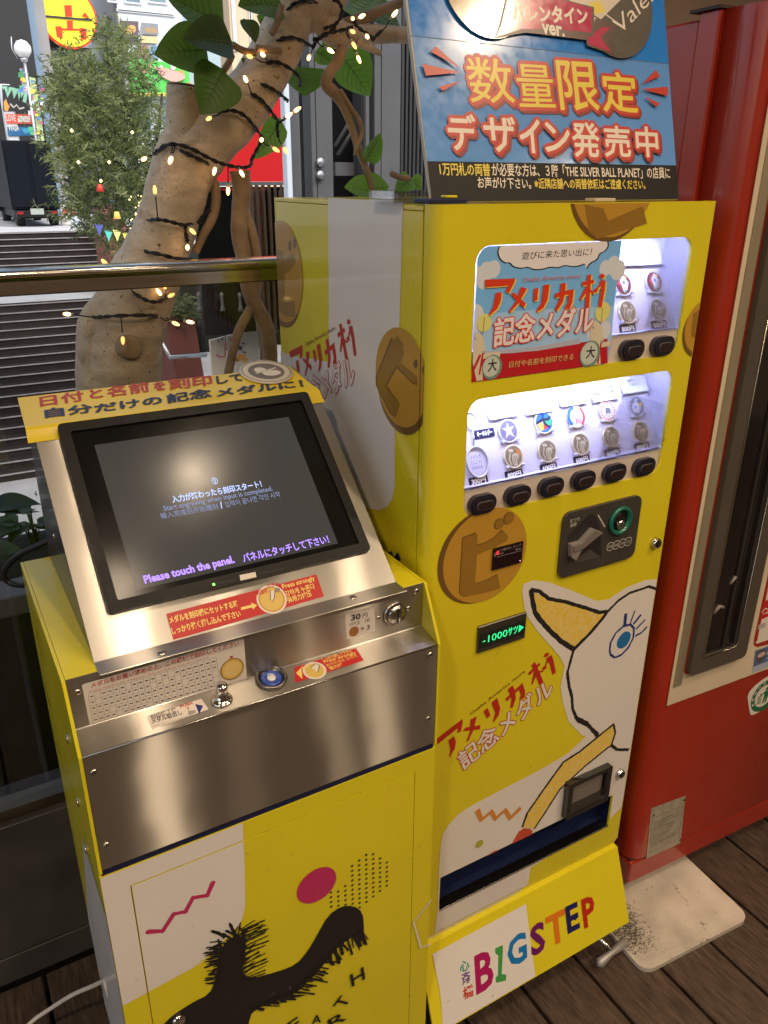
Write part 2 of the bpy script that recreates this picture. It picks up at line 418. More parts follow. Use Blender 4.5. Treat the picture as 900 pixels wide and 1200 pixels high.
# ------------------------------------------------------------------ planter outside the glass, with its plants
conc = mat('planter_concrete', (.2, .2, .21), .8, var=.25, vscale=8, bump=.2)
concd = mat('planter_concrete_shaded', (.022, .02, .019), .8, var=.4, vscale=10, bump=.25)  # concrete like the rim, with the shade on the walls painted in
soil = mat('soil', (.02, .014, .01), .95, var=.6, vscale=30, bump=.6, bscale=40)
t = thing('planter', 'long concrete planter with shade-dark walls and a grey rim just outside the glass railing', 'planter', (-1, 1.2, -4))
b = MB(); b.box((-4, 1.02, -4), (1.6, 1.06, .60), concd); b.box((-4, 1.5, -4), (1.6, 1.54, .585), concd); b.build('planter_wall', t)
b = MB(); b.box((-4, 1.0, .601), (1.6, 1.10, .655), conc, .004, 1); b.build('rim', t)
b = MB(); b.box((-4, 1.06, .3), (1.6, 1.50, .59), soil); b.build('soil', t)
leafm = [leafy('shrub_leaf_%s' % n, c) for n, c in (('dark', (.03, .06, .016)), ('mid', (.05, .10, .02)), ('pale', (.07, .13, .028)))]
def leaf_shape(mb, base, tip, width, m, nrm, curl=.12, vein=None, fat=.55):
    base, tip = V(base), V(tip); ax = tip - base; ln = ax.length; ax = ax / ln
    sd = ax.cross(V(nrm)).normalized(); up = sd.cross(ax).normalized(); n = 9; vs = []; fs = []
    for i in range(n + 1):
        t = i / n; w_ = width / 2 * (math.sin(math.pi * min(1, t ** fat)) ** .75 if 0 < t < 1 else .02)
        c = base + ax * ln * t + up * (-curl * ln * (t - .3) ** 2)
        for k in range(5):
            q = (k - 2) / 2; vs.append(c + sd * w_ * q + up * (abs(q) ** 1.5 * w_ * .28 + .02 * ln * math.sin(7 * t + q * 2) * abs(q)))
    for i in range(n):
        for k in range(4): fs.append([i * 5 + k, i * 5 + k + 1, i * 5 + k + 6, i * 5 + k + 5])
    mb.add(vs, fs, m, True)
    if vein:
        mb.tube([vs[i * 5 + 2] + up * .0006 for i in range(n)], [.0016 - .0012 * i / n for i in range(n)], vein, 5)
        for i in (2, 3, 4, 5, 6):
            for e in (0, 4):
                k = 1 if e == 0 else 3
                j = min(n, i + 2)
                mb.tube([vs[i * 5 + 2] + up * .0005, vs[min(n, i + 1) * 5 + k] + up * .0007, (vs[j * 5 + e] + vs[j * 5 + k]) * .5 + up * .0006], [.0009, .0006, .0003], vein, 4)
def leafy_plant(x, y, z, h, n, lab, wl=.075):
    t = thing('leafy_plant', lab, 'plant', (x, y, z)); 
    st = MB(); lf = MB()
    for k in range(n):
        a = random.uniform(0, 6.28); hh = h * random.uniform(.35, 1.0)
        p = V((x + math.cos(a) * h * .35 * random.random(), y + math.sin(a) * .08, z + hh))
        st.tube([(x, y, z - .03), (x * .5 + p.x * .5, y, z + hh * .6), p], [.004, .003, .002], leafm[2], 5)
        for q in range(2):
            b_ = a + random.uniform(-.9, .9); L_ = wl * random.uniform(.8, 1.5)
            leaf_shape(lf, p, p + V((math.cos(b_) * L_, math.sin(b_) * L_ * .7, random.uniform(-.4, .25) * L_)), L_ * .62, random.choice(leafm), (random.uniform(-.3, .3), -.25, 1))
    st.build('stem', t); lf.build('foliage', t, fix=False)
leafy_plant(-.56, 1.30, .59, .20, 16, 'broad leaved green plant beside the black cable loop behind the glass', .085)
leafy_plant(-.78, 1.34, .59, .26, 14, 'taller broad leaved plant at the left picture edge behind the glass', .09)
leafy_plant(-.40, 1.40, .59, .16, 10, 'low green plant half hidden behind the engraving machine', .07)
leafy_plant(-.98, 1.25, .59, .2, 12, 'leafy plant in the planter past the edge of the engraving machine', .08)

# ------------------------------------------------------------------ banyan tree with cut stump, vines, string lights
TY = 1.25
bark = mat('banyan_bark', (.66, .535, .38), .8, var=.3, vscale=13, bump=.28, bscale=34, stretch=(1.4, 1.4, 2.4), col2=(.50, .39, .26))
barkd = mat('vine_bark', (.40, .27, .15), .75, var=.35, vscale=25, bump=.3, bscale=60)
def speckle(m, col, scale, lo, hi):   # dark freckles of a shape of their own over a material
    t = m.node_tree; bs = t.nodes['Principled BSDF']; old = bs.inputs['Base Color'].links[0].from_socket
    n = t.nodes.new('ShaderNodeTexNoise'); n.inputs['Scale'].default_value = scale; n.inputs['Detail'].default_value = 3
    tc = t.nodes.new('ShaderNodeTexCoord'); t.links.new(tc.outputs['Object'], n.inputs[0])
    r = t.nodes.new('ShaderNodeMapRange'); r.inputs[1].default_value = lo; r.inputs[2].default_value = hi; t.links.new(n.outputs['Fac'], r.inputs[0])
    x = t.nodes.new('ShaderNodeMix'); x.data_type = 'RGBA'; x.inputs[7].default_value = (*col, 1)
    t.links.new(r.outputs[0], x.inputs[0]); t.links.new(old, x.inputs[6]); t.links.new(x.outputs[2], bs.inputs['Base Color'])
speckle(bark, (.13, .08, .045), 75, .67, .73); speckle(bark, (.33, .235, .14), 20, .62, .80); speckle(bark, (.40, .29, .18), 160, .60, .72)
speckle(YEL, (.40, .31, .03), 38, .745, .775)
cutm = mat('cut_wood', (.42, .30, .17), .75, var=.3, vscale=25, bump=.2)
vein = mat('leaf_vein', (.14, .2, .06), .5)
ficus = [leafy('banyan_leaf_%s' % n, c, .38) for n, c in (('dark', (.055, .09, .025)), ('mid', (.08, .15, .028)), ('bright', (.13, .26, .045)))]
base = W(140, 520, TY); base.z = .56
tree = thing('banyan_tree', 'pale banyan tree with cut stub and big leaves wrapped in string lights', 'tree', base)
def PX(pts, Y=TY): return [W(u, v, Y if len(q) == 0 else q[0]) for u, v, *q in pts]
b = MB()
def limb(mb, pts, rr, m, Y=TY, n=20, jit=.03):
    P = PX(pts, Y); P = [tuple(p) + (r,) for p, r in zip(P, rr)]
    P = smoothed(P, 2, closed=False)
    mb.tube([p[:3] for p in P], [p[3] * random.uniform(1 - jit, 1 + jit) for p in P], m, n)
limb(b, [(150, 620), (143, 520), (142, 440), (146, 385), (166, 335), (187, 290), (203, 240), (213, 200), (222, 172)], [.112, .108, .100, .098, .088, .079, .074, .075, .074], bark)
limb(b, [(205, 235), (222, 190), (245, 160), (272, 138), (298, 105), (318, 70), (336, 35), (346, 0), (352, -40), (362, -90)], [.06, .072, .072, .068, .063, .061, .058, .056, .054, .05], bark)
limb(b, [(216, 205), (216, 170), (217, 140), (217, 103)], [.062, .052, .046, .045], bark)
limb(b, [(150, 352), (128, 362), (113, 380), (112, 405), (122, 450), (135, 520)], [.06, .05, .046, .05, .07, .09], bark)
b.build('trunk', tree)
b = MB()
q = W(217, 101.5, TY); b.lathe(q, (W(217, 101, TY) - W(216, 140, TY)), [(.044, 0), (.040, .003), (.02, .004), (.003, .0045)], cutm, 20); b.build('sawn_top', tree)
b = MB()
p = W(158, 410, TY - .115); b.lathe(p + V((-.012, .075, .004)), V((.1, -1, -.02)), [(.036, 0), (.034, .05), (.026, .072), (.022, .074), (.003, .075)], cutm, 18); b.build('sawn_knot', tree)
b = MB()
limb(b, [(347, 12), (365, 18), (385, 5), (400, -15), (420, -60)], [.05, .042, .035, .034, .032], bark)
limb(b, [(368, 22), (385, 32), (398, 42), (420, 40), (450, 40), (490, 42)], [.02, .038, .034, .024, .021, .020], bark)
limb(b, [(395, 35), (405, 30), (430, 20), (455, 8), (480, 0), (510, -20)], [.02, .018, .014, .012, .011, .01], barkd)
limb(b, [(420, 48), (432, 55), (446, 63)], [.014, .01, .007], bark, TY - .04)
b.build('branch', tree)
b = MB()
limb(b, [(402, 55), (396, 72), (384, 88), (381, 100), (392, 108), (402, 122), (410, 142), (417, 165), (424, 185), (432, 205), (437, 228), (440, 250)], [.014, .015, .014, .016, .016, .013, .010, .010, .010, .009, .008, .007], barkd, TY - .03, 10)
limb(b, [(398, 106), (412, 128), (424, 146), (424, 160), (418, 172), (416, 182)], [.008, .007, .007, .006, .006, .005], barkd, TY - .04, 8)
b.build('vine', tree)
for pts, rr in (
    ([(281, 200), (284, 225), (281, 250), (280, 275), (286, 300), (289, 330), (297, 355), (310, 375), (316, 400), (317, 430), (318, 470), (318, 560)], [.026, .024, .023, .022, .022, .021, .021, .022, .021, .020, .02, .02]),
    ([(287, 248), (295, 270), (300, 295), (303, 320), (301, 345), (294, 362), (280, 385), (272, 415), (266, 445), (262, 480), (258, 560)], [.013, .013, .013, .012, .012, .013, .013, .012, .012, .012, .012]),
    ([(241, 202), (252, 215), (254, 235), (250, 255), (238, 275), (229, 296)], [.016, .013, .012, .012, .011, .010]),
    ([(174, 355), (178, 385), (176, 415), (173, 450), (172, 540)], [.014, .013, .012, .012, .012]),
    ([(186, 350), (186, 380), (183, 410), (181, 450), (180, 540)], [.014, .013, .012, .012, .012])):
    b = MB(); limb(b, pts, rr, barkd, TY - .01, 10); b.build('aerial_root', tree)
LV = [  # base pixel, tip pixel, width m, depth, shade, facing
    ((262, 30), (196, -8), .150, 1.22, 1, (-.1, -1, .5)), ((243, 58), (182, 62), .120, 1.15, 1, (0, -1, .25)), ((272, 50), (216, 42), .115, 1.10, 0, (.1, -1, .6)),
    ((262, 82), (236, 133), .125, 1.12, 1, (.1, -1, .3)), ((330, 6), (280, 4), .110, 1.2, 1, (0, -1, .6)), ((286, 22), (300, 50), .06, 1.14, 0, (.4, -1, .3)),
    ((318, 38), (302, 18), .07, 1.3, 2, (0, -1, .4)), ((352, 78), (357, 112), .16, 1.45, 1, (0, -1, .3)), ((396, 60), (435, 112), .14, 1.42, 2, (-.2, -1, .3)),
    ((370, 60), (392, 74), .07, 1.3, 2, (0, -1, .3)), ((430, 12), (470, 30), .12, 1.5, 0, (.2, -1, .7)), ((400, 10), (442, -12), .12, 1.48, 1, (0, -1, .7)),
    ((428, 189), (447, 157), .075, 1.2, 2, (.5, -1, .2)), ((438, 225), (405, 218), .085, 1.22, 2, (0, -1, .6)), ((430, 222), (456, 218), .085, 1.25, 2, (.1, -1, .5)),
    ((482, 208), (463, 226), .06, 1.2, 2, (0, -1, .5)), ((480, 210), (494, 222), .06, 1.22, 2, (0, -1, .4)), ((298, 90), (284, 68), .05, 1.25, 0, (.6, -1, .2)),
    ((330, 140), (300, 186), .075, 1.32, 2, (.3, -1, .3)), ((345, -5), (325, -20), .1, 1.3, 1, (0, -1, .6)), ((410, -4), (372, -14), .12, 1.4, 1, (0, -1, .6))]
for (bu, bv), (tu, tv), wd, Y, sh, nr in LV:
    b = MB(); leaf_shape(b, W(bu, bv, Y), W(tu, tv, Y - .02), wd * .95, ficus[sh], nr, .10, vein, .6); b.build('leaf', tree, fix=False)
for pts in ([(300, 62), (285, 60), (272, 52)], [(272, 64), (268, 74), (262, 83)], [(318, 40), (325, 28), (330, 6)], [(480, 209), (468, 208), (458, 203)], [(330, 60), (300, 56)]):
    b = MB(); limb(b, pts, [.008] * len(pts), barkd, 1.16, 8); b.build('twig', tree)

# string lights round the banyan
wirem = mat('black_wire', (.008, .008, .008), .5)
capm = mat('bulb_socket', (.5, .47, .4), .3)
bulbs_m = [glow('bulb_glow_%d' % i, (1, .46 + .05 * i, .12 + .05 * i), 1.8 + 1.3 * i) for i in range(3)]
sl_ = thing('string_lights', 'black cable of warm bulbs wound round the pale banyan trunk', 'string lights', base + V((0, -.12, .3)))
wz = lambda p: Z(180, 0, 1 / 3, p)
w1 = lambda p: Z(0, 0, .53333, p)
wraps = [wz([(452, 75), (480, 15), (540, 0), (600, 22)]), wz([(410, 172), (440, 135), (500, 130), (562, 168)]), wz([(378, 250), (400, 215), (450, 220), (515, 268), (513, 300)]),
         wz([(348, 300), (380, 292), (430, 320), (472, 355)]), wz([(318, 345), (345, 325), (390, 360), (440, 432)]), wz([(190, 420), (240, 385), (300, 390), (345, 430), (385, 490)]),
         wz([(0, 540), (50, 500), (130, 518), (200, 560), (250, 580), (310, 592), (345, 585), (345, 560)]), wz([(45, 512), (110, 535), (180, 570), (240, 590)]),
         w1([(315, 487), (340, 480), (375, 487), (405, 497), (440, 487)]), w1([(285, 548), (340, 555), (390, 570), (430, 571)]), w1([(272, 628), (300, 648), (335, 667), (365, 658), (372, 640)]),
         w1([(190, 698), (250, 694), (330, 692), (372, 698)])]
wpts = []
def twist(mb, P, r=.0027):
    P = smoothed([tuple(p) for p in P], 3, closed=False); P = [V(p) for p in P]
    out = [P[0]]
    for p in P[1:]:
        d = (p - out[-1]).length; k = max(1, int(d / .006))
        a = out[-1]; out += [a + (p - a) * j / k for j in range(1, k + 1)]
    A, B = [], []
    for i, p in enumerate(out):
        d = (out[min(i + 1, len(out) - 1)] - out[max(i - 1, 0)]); d = d.normalized() if d.length > 1e-8 else V((1, 0, 0))
        x = d.cross(V((0, -1, .3))).normalized(); y = d.cross(x); th = i * .75; o = (x * math.cos(th) + y * math.sin(th)) * r
        A.append(p + o); B.append(p - o)
    mb.tube(A, r, wirem, 5); mb.tube(B, r, wirem, 5); return out
cable = MB()
for k, wp in enumerate(wraps):
    n = len(wp); rad = [.06, .064, .066, .066, .07, .08, .085, .082, .10, .10, .12, .125][k]; P = []
    for i, (u, v) in enumerate(wp):
        q = -1 + 2 * i / (n - 1); P.append(W(u, v, TY - rad * math.sqrt(max(0, 1 - q * q)) - .008))
    wpts += twist(cable, P)
for pts in (wz([(600, 100), (640, 90), (668, 45), (652, 5), (630, 0)]), wz([(562, 140), (600, 130), (640, 95)]), wz([(770, 140), (800, 110)]), wz([(700, 70), (715, 95), (760, 125), (772, 138)]), wz([(560, 165), (590, 120), (650, 110), (700, 95)]),
            wz([(435, 432), (437, 480)]), wz([(345, 560), (375, 505), (385, 490)]), w1([(435, 490), (450, 470), (462, 462)]), w1([(405, 497), (412, 530)])):
    wpts += twist(cable, [W(u, v, TY - .07) for u, v in pts], .0026)
cable.build('cable', sl_)
bulbs = wz([(335, 198), (382, 190), (322, 275), (192, 418), (545, 205), (625, 180), (700, 65), (735, 55), (850, 45), (702, 112), (752, 130), (707, 163), (723, 212), (508, 383), (478, 403), (433, 528), (465, 532), (380, 490), (57, 568), (213, 605), (312, 613), (262, 675)]) + \
    w1([(315, 350), (375, 353), (340, 415), (425, 510), (412, 545), (228, 575), (145, 690), (388, 712), (420, 708), (270, 750), (348, 640), (378, 648), (362, 625)])
rnd0 = random.Random(3); random.seed(3)
for u, v in bulbs:
    p = W(u, v, TY - .10 if u > 180 else TY - .15)
    a = min(wpts, key=lambda q: (q - p).length); d = p - a
    L_ = d.length
    if L_ > .16: d = d.normalized() * .05; a = p - d
    if L_ < .015: d = V((random.uniform(-.3, .3), -.2, -1)); 
    d = d.normalized()
    bb = MB(); bb.lathe(p - d * .011, d, [(.0028, 0), (.0042, .003), (.0046, .009), (.0032, .016), (.0010, .019)], rnd0.choice(bulbs_m), 10)
    bo = bb.build('bulb', sl_)
    bb = MB(); bb.lathe(p - d * .020, d, [(.0024, 0), (.0036, .002), (.0036, .009)], capm, 8)
    if (p - a).length > .025: bb.tube([a, a * .5 + (p - d * .02) * .5 + V((0, 0, -.004)), p - d * .02], .0016, wirem, 5)
    bb.build('socket', bo)

# ------------------------------------------------------------------ across the stairs: side planters, feathery tree, bunting, truck, signs, buildings
redbrown = mat('red_brown_panel', (.20, .065, .05), .55, var=.2, vscale=5)
pipe = mat('galvanised_pipe', (.55, .55, .56), .35, .8)
def bx(mb, u0, v0, u1, v1, Y, th, m, bev=0.0):   # an upright slab whose face spans two photo pixels at depth Y
    a, b = W(u0, v0, Y), W(u1, v1, Y); mb.box((a.x, Y, a.z), (b.x, Y + th, b.z), m, bev, 1); return a, b
sp = thing('stair_planter', 'tall red brown planter boxes with a pipe handrail beside the upper stairs', 'planter', (SX1 + .6, 23, -1.3))
b = MB()
b.profile([(yb + .3, -4.0), (yt, -4.0), (yt, zt + .75), (yt - 1.0, zt + .65), (yb + 1.6, zb + 1.0), (yb + .3, zb + .95)], 0, SX1 + .02, SX1 + .5, redbrown); b.build('flank_panel', sp)
b = MB(); a_, c_ = bx(b, 126, 280, 158, 345, 21.0, 1.6, redbrown); b.build('box_panel', sp)
b = MB()
b.tube([W(109, 259, 25.6), W(127, 303, 21.4), W(150, 312, 20.9)], .035, pipe, 8); b.tube([W(150, 312, 20.9), W(165, 280, 20.6)], .025, pipe, 8); b.build('handrail', sp)

podo = thing('feathery_tree', 'bushy podocarpus tree with feathery leaves and tiny lights by the stairs', 'tree', (W(178, 300, 14).x, 14, -4))
b = MB()
b.tube([(podo.location.x, 14, -4), W(176, 320, 14), W(168, 260, 14), W(160, 200, 14)], [.12, .1, .08, .06], barkd, 8); b.build('trunk', podo)
b = MB(); tw = mat('dark_twig', (.03, .025, .02), .8)
for pts in ([(160, 220), (158, 170), (150, 140), (140, 110), (128, 80), (124, 55), (128, 20)], [(150, 180), (130, 140), (105, 115), (92, 95), (82, 75), (76, 62)], [(158, 180), (150, 130), (140, 105), (132, 85), (122, 70)], [(160, 210), (125, 180), (95, 160), (70, 140)], [(162, 230), (180, 190), (186, 150), (190, 110)], [(155, 240), (110, 220), (75, 210)]):
    n = len(pts); b.tube([W(u, v, 14 + .15 * math.sin(u)) for u, v in pts], [.055 - .045 * i / n for i in range(n)], tw, 6)
b.build('limb', podo)
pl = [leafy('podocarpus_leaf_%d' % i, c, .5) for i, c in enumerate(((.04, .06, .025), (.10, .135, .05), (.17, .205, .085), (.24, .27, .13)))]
b = MB(); rnd = random.Random(11)
lobes = [((110, 110), 40, 34), ((150, 90), 34, 42), ((120, 150), 52, 36), ((85, 130), 38, 26), ((100, 190), 42, 34), ((140, 200), 44, 48), ((165, 150), 30, 46), ((95, 235), 34, 26), ((125, 250), 44, 36), ((165, 240), 32, 42), ((140, 55), 14, 30), ((78, 170), 30, 20), ((150, 285), 34, 18), ((70, 105), 26, 18), ((182, 190), 16, 40), ((122, 40), 12, 18), ((90, 80), 34, 20)]
def podo_clump(c, m):
    k = rnd.randint(7, 11); d0 = V((rnd.gauss(0, 1), rnd.gauss(0, .8), rnd.gauss(.35, .7))).normalized()
    for i in range(k):
        d = (d0 + V((rnd.gauss(0, .55), rnd.gauss(0, .55), rnd.gauss(0, .5)))).normalized(); L_ = rnd.uniform(.06, .15); s_ = d.cross(V((rnd.gauss(0, 1), rnd.gauss(0, 1), rnd.gauss(0, 1)))).normalized() * rnd.uniform(.006, .012)
        p = c + d0 * .02 * i
        b.add([p, p + d * L_ * .5 + s_, p + d * L_ + V((0, 0, -.02)), p + d * L_ * .5 - s_], [[0, 1, 2, 3]], m)
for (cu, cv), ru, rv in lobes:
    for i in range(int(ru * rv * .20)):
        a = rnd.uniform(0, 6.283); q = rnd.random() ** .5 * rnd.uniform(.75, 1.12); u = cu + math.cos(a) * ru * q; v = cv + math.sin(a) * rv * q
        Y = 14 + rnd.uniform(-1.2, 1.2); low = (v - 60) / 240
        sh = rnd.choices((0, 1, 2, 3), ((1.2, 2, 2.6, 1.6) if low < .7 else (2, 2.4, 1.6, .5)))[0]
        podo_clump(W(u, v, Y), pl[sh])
for i in range(120):
    u = rnd.choice((rnd.gauss(85, 22), rnd.gauss(170, 14))); v = rnd.uniform(40, 280); podo_clump(W(u, v, 14 + rnd.uniform(-.8, .8)), pl[rnd.randint(1, 3)])
b.build('crown', podo, fix=False)
b = MB(); tiny = glow('tiny_light', (1, .62, .25), 4)
for i in range(75):
    u = rnd.gauss(168, 10); v = rnd.uniform(225, 282)
    if u > 196 or u < 140: continue
    p = W(u, v, 12.7); r = rnd.uniform(.006, .014); b.lathe(p, (0, 0, 1), [(.001, -r), (r, 0), (.001, r)], tiny, 6)
for u, v in ((84, 153), (155, 155), (92, 190), (128, 190), (118, 212)): b.lathe(W(u, v, 12.6), (0, 0, 1), [(.001, -.025), (.025, 0), (.001, .025)], tiny, 6)
o = b.build('fairy_lights', podo); o['kind'] = 'stuff'
for lab, (u, v), c in (('small dark red lantern hanging low in the feathery tree', (117, 220), (.45, .03, .02)),  ('yellow glowing lamp shade hanging under the feathery tree', (137, 252), (.8, .5, .1))):
    t = thing('hanging_lantern', lab, 'lantern', W(u, v, 12.5)); p = W(u, v, 12.5)
    b = MB(); b.lathe(p, (0, 0, -1), [(.02, -.05), (.035, -.04), (.055, .05), (.05, .055)], mat('lantern_%.2f' % c[1], c, .5, emit=c, es=.12), 12); b.build('lamp_shade', t)
    b = MB(); b.tube([p + V((0, 0, .07)), p + V((0, 0, .35))], .008, wirem, 5); b.build('cord', t)
bt = thing('bunting', 'string of small triangular coloured flags below the feathery tree', 'bunting', W(140, 272, 12.4))
b = MB(); b.tube([W(112, 262, 12.4), W(126, 271, 12.4), W(140, 271, 12.4), W(152, 276, 12.4), W(168, 272, 12.4)], .008, wirem, 5); b.build('cord', bt)
for (u, v), c in zip(((116, 263), (127, 270), (137, 270), (148, 273), (160, 272)), ((.05, .07, .3), (.06, .4, .36), (.6, .62, .16), (.62, .56, .08), (.62, .1, .12))):
    b = MB(); p, q, r = W(u - 5, v - 1, 12.4), W(u + 5, v + 1, 12.4), W(u + .5, v + 13, 12.35)
    vs = [p, q, r]; b.add(vs + [x + V((.0, .006, 0)) for x in vs], [[0, 1, 2], [3, 4, 5], [0, 1, 4, 3], [1, 2, 5, 4], [2, 0, 3, 5]], mat('flag_%.2f_%.2f' % (c[0], c[1]), c, .7)); b.build('flag', bt)

# truck at the top of the stairs
tk = thing('box_truck', 'black box truck parked at the top of the stairs seen from behind', 'truck', W(36, 268, 28.5))
TYK = 28.5; black_box = mat('truck_body', (.004, .006, .010), .5, spec=.12, var=.2, vscale=2)
a_, c_ = W(1, 164, TYK), W(71, 250, TYK)
b = MB(); b.box((a_.x, TYK, c_.z + .12), (c_.x, TYK + 4.2, a_.z), black_box, .03, 1); b.build('cargo_box', tk)
b = MB()
for k in (0, 1):
    xa = a_.x + .04 + k * (c_.x - a_.x) / 2; b.box((xa, TYK - .03, c_.z + .2), (xa + (c_.x - a_.x) / 2 - .08, TYK - .004, a_.z - .06), mat('truck_door', (.004, .006, .010), .5, spec=.12), .01, 1)
b.build('rear_door', tk)
b = MB(); b.box((a_.x + .1, TYK - .1, c_.z - .1), (c_.x - .1, TYK + .1, c_.z + .1), BLKP, .02, 1); b.box((a_.x, TYK + 4.3, zt + .35), (c_.x, TYK + 5.9, a_.z - .3), black_box, .1, 1); b.box((a_.x + .2, TYK + .1, c_.z - .15), (c_.x - .2, TYK + 4.4, c_.z + .1), BLKP); b.build('chassis', tk)
b = MB(); xm = (a_.x + c_.x) / 2; b.box((xm - .2, TYK - .112, c_.z - .02), (xm + .2, TYK - .102, c_.z + .16), mat('number_plate', (.3, .34, .3), .5)); b.build('number_plate', tk)
for x in (a_.x + .28, c_.x - .12):
    for y in (TYK + .8, TYK + 4.6):
        b = MB(); b.lathe((x - .12, y, zt + .33), (1, 0, 0), [(.2, -.002), (.32, 0), (.33, .04), (.33, .2), (.32, .24), (.2, .242)], mat('tyre', (.012, .012, .012), .8), 20); b.build('wheel', tk)
for x in (a_.x + .12, c_.x - .3):
    b = MB(); b.box((x, TYK - .12, c_.z - .01), (x + .18, TYK - .1, c_.z + .07), mat('tail_light', (.25, .01, .01), .3)); b.build('tail_light', tk)

# sign pylon, globe lamp, banner
pale = mat('pale_panel', (.62, .66, .7), .5); sgray = mat('sign_grey', (.03, .03, .034), .5)
Y = 33
t = thing('sign_pylon', 'white framed sign stack with shop cards standing above the truck', 'sign', W(18, 262, Y))
b = MB(); bx(b, -1, 98, 24, 168, Y, .5, pale, .05); bx(b, 4, 168, 18, 264, Y + .1, .3, pale); b.build('frame', t)
S = Surf((0, Y - .01, 0), (1, 0, 0), (0, 0, 1))
A = Art(S, .001, (0, 0, .15)); A.STEP = .004
A.poly([(15, 665), (215, 665), (215, 870), (25, 870)], sgray)
A.line([(20, 690), (45, 680), (60, 750), (80, 690), (105, 690), (110, 760), (130, 700), (150, 700), (155, 780), (175, 720), (200, 740), (190, 800)], .12, mat('sign_mint', (.3, .62, .45), .5))
A.poly([(28, 800), (45, 770), (60, 810), (75, 830), (60, 870), (35, 865)], mat('sign_orange', (.8, .35, .08), .5))
A.line([(80, 810), (105, 840), (130, 820), (150, 850), (190, 840)], .05, WHT)
A.poly([(38, 890), (255, 895), (255, 968), (48, 965)], mat('sign_red', (.75, .10, .06), .5)); A.text('LOVE', (52, 945), (125, 948), WHT, h=.2, bold=.02)
A.poly([(140, 905), (235, 908), (235, 955), (140, 955)], WHT)
A.poly([(55, 990), (265, 990), (268, 1060), (60, 1060)], mat('sign_blue', (.02, .13, .3), .5)); A.text('WASA', (68, 1022), (150, 1022), WHT, h=.22, bold=.02)
A.poly([(165, 1005), (245, 1000), (240, 1040), (190, 1045)], mat('sign_cyan', (.05, .35, .6), .5))
A.build('card', t)
t = thing('globe_street_lamp', 'white globe street lamp above the sign stack', 'street lamp', W(27, 262, 32))
b = MB(); p = W(26.5, 57.5, 32); b.lathe(p, (0, 0, 1), [(.02, -.28), (.16, -.23), (.26, -.1), (.28, 0), (.26, .1), (.16, .23), (.02, .28)], mat('opal_globe', (.85, .85, .83), .35), 18); b.build('globe', t)
b = MB(); b.tube([p + V((0, 0, -.28)), V((p.x, 32, zt))], .05, pipe, 8); b.lathe(p, (0, 0, -1), [(.05, .26), (.14, .28), (.1, .36), (.05, .4)], pipe, 12); b.tube([p + V((-.3, 0, .35)), p + V((-.34, 0, 0)), p + V((-.2, 0, -.3))], .02, pipe, 6); b.build('pole', t)
t = thing('patterned_banner', 'narrow multicoloured banner hanging under the globe lamp', 'banner', W(40, 165, 32.5))
b = MB(); bx(b, 23, 80, 34, 110, 32.5, .03, pale); bx(b, 34, 90, 52, 165, 32.45, .03, mat('banner_lime', (.5, .62, .3), .6)); b.build('cloth', t)
A = Art(Surf((0, 32.44, 0), (1, 0, 0), (0, 0, 1)), .001); A.STEP = .002
for i in range(60):
    u, v = (rnd.uniform(24, 33), rnd.uniform(80, 108)) if i < 22 else (rnd.uniform(35, 50), rnd.uniform(95, 160)); r = rnd.uniform(1, 3)
    A.poly([(u - r, v - r), (u + r, v - r * .6), (u + r * .7, v + r), (u - r, v + r)], rnd.choice([mat('dot_pink', (.8, .08, .3), .6), mat('dot_green', (.1, .5, .2), .6), mat('dot_yellow', (.85, .75, .1), .6), mat('dot_blue', (.1, .3, .7), .6), pale]))
A.build('pattern', t)

# buildings on the far side of the street
pane = mat('window_blue', (.20, .30, .36), .12, spec=.8, var=.2, vscale=.6)
paned = mat('window_dark', (.05, .06, .075), .12, spec=.8, var=.3, vscale=.8)
def facade(name, lab, u0, v0, u1, Y, depth, m, wins=(), wm=pane, frm=None):
    a, c = W(u0, v0, Y), W(u1, 250, Y)
    t = thing(name, lab, 'building', ((a.x + c.x) / 2, Y + depth / 2, zt))
    b = MB(); b.box((a.x, Y, zt), (c.x, Y + depth, a.z), m); b.build('wall', t)
    for (x0, y0, x1, y1) in wins:
        b = MB(); p, q = W(x0, y0, Y), W(x1, y1, Y); e = .07
        for bb in (((p.x, q.z), (p.x + e, p.z)), ((q.x - e, q.z), (q.x, p.z)), ((p.x + e, q.z), (q.x - e, q.z + e)), ((p.x + e, p.z - e), (q.x - e, p.z))):
            b.box((bb[0][0], Y - .06, bb[0][1]), (bb[1][0], Y - .003, bb[1][1]), frm or pale)
        wo = b.build('window', t)
        b = MB(); b.box((p.x + e, Y - .03, q.z + e), (q.x - e, Y - .004, p.z - e), wm); b.build('pane', wo)
    return t
bluewall = mat('blue_grey_wall', (.14, .17, .19), .5); black_wall = mat('black_wall', (.016, .016, .018), .5)
facade('glass_building', 'blue glass building at the left picture edge behind the sign stack', -120, -160, 8, 36, 8, bluewall, [(-8, -60, 6, 8), (-8, 10, 6, 47), (-8, 49, 7, 73), (-8, 76, 8, 96), (-60, -60, -12, 20), (-60, 24, -12, 96)])
facade('dark_pier_building', 'narrow black pier beside the blue glass building', 7.5, -160, 15, 35.5, 3, black_wall)
facade('blue_pillar_building', 'pale blue narrow building beside the globe lamp', 15.5, -160, 28, 36.5, 6, mat('sky_blue_wall', (.24, .34, .46), .4), [(17, -30, 26, 30), (17, 34, 26, 70)])
facade('grey_column_building', 'narrow grey concrete building left of the round yellow sign', 29, -160, 44, 37, 6, mat('grey_concrete', (.36, .35, .34), .8, var=.15, vscale=1))
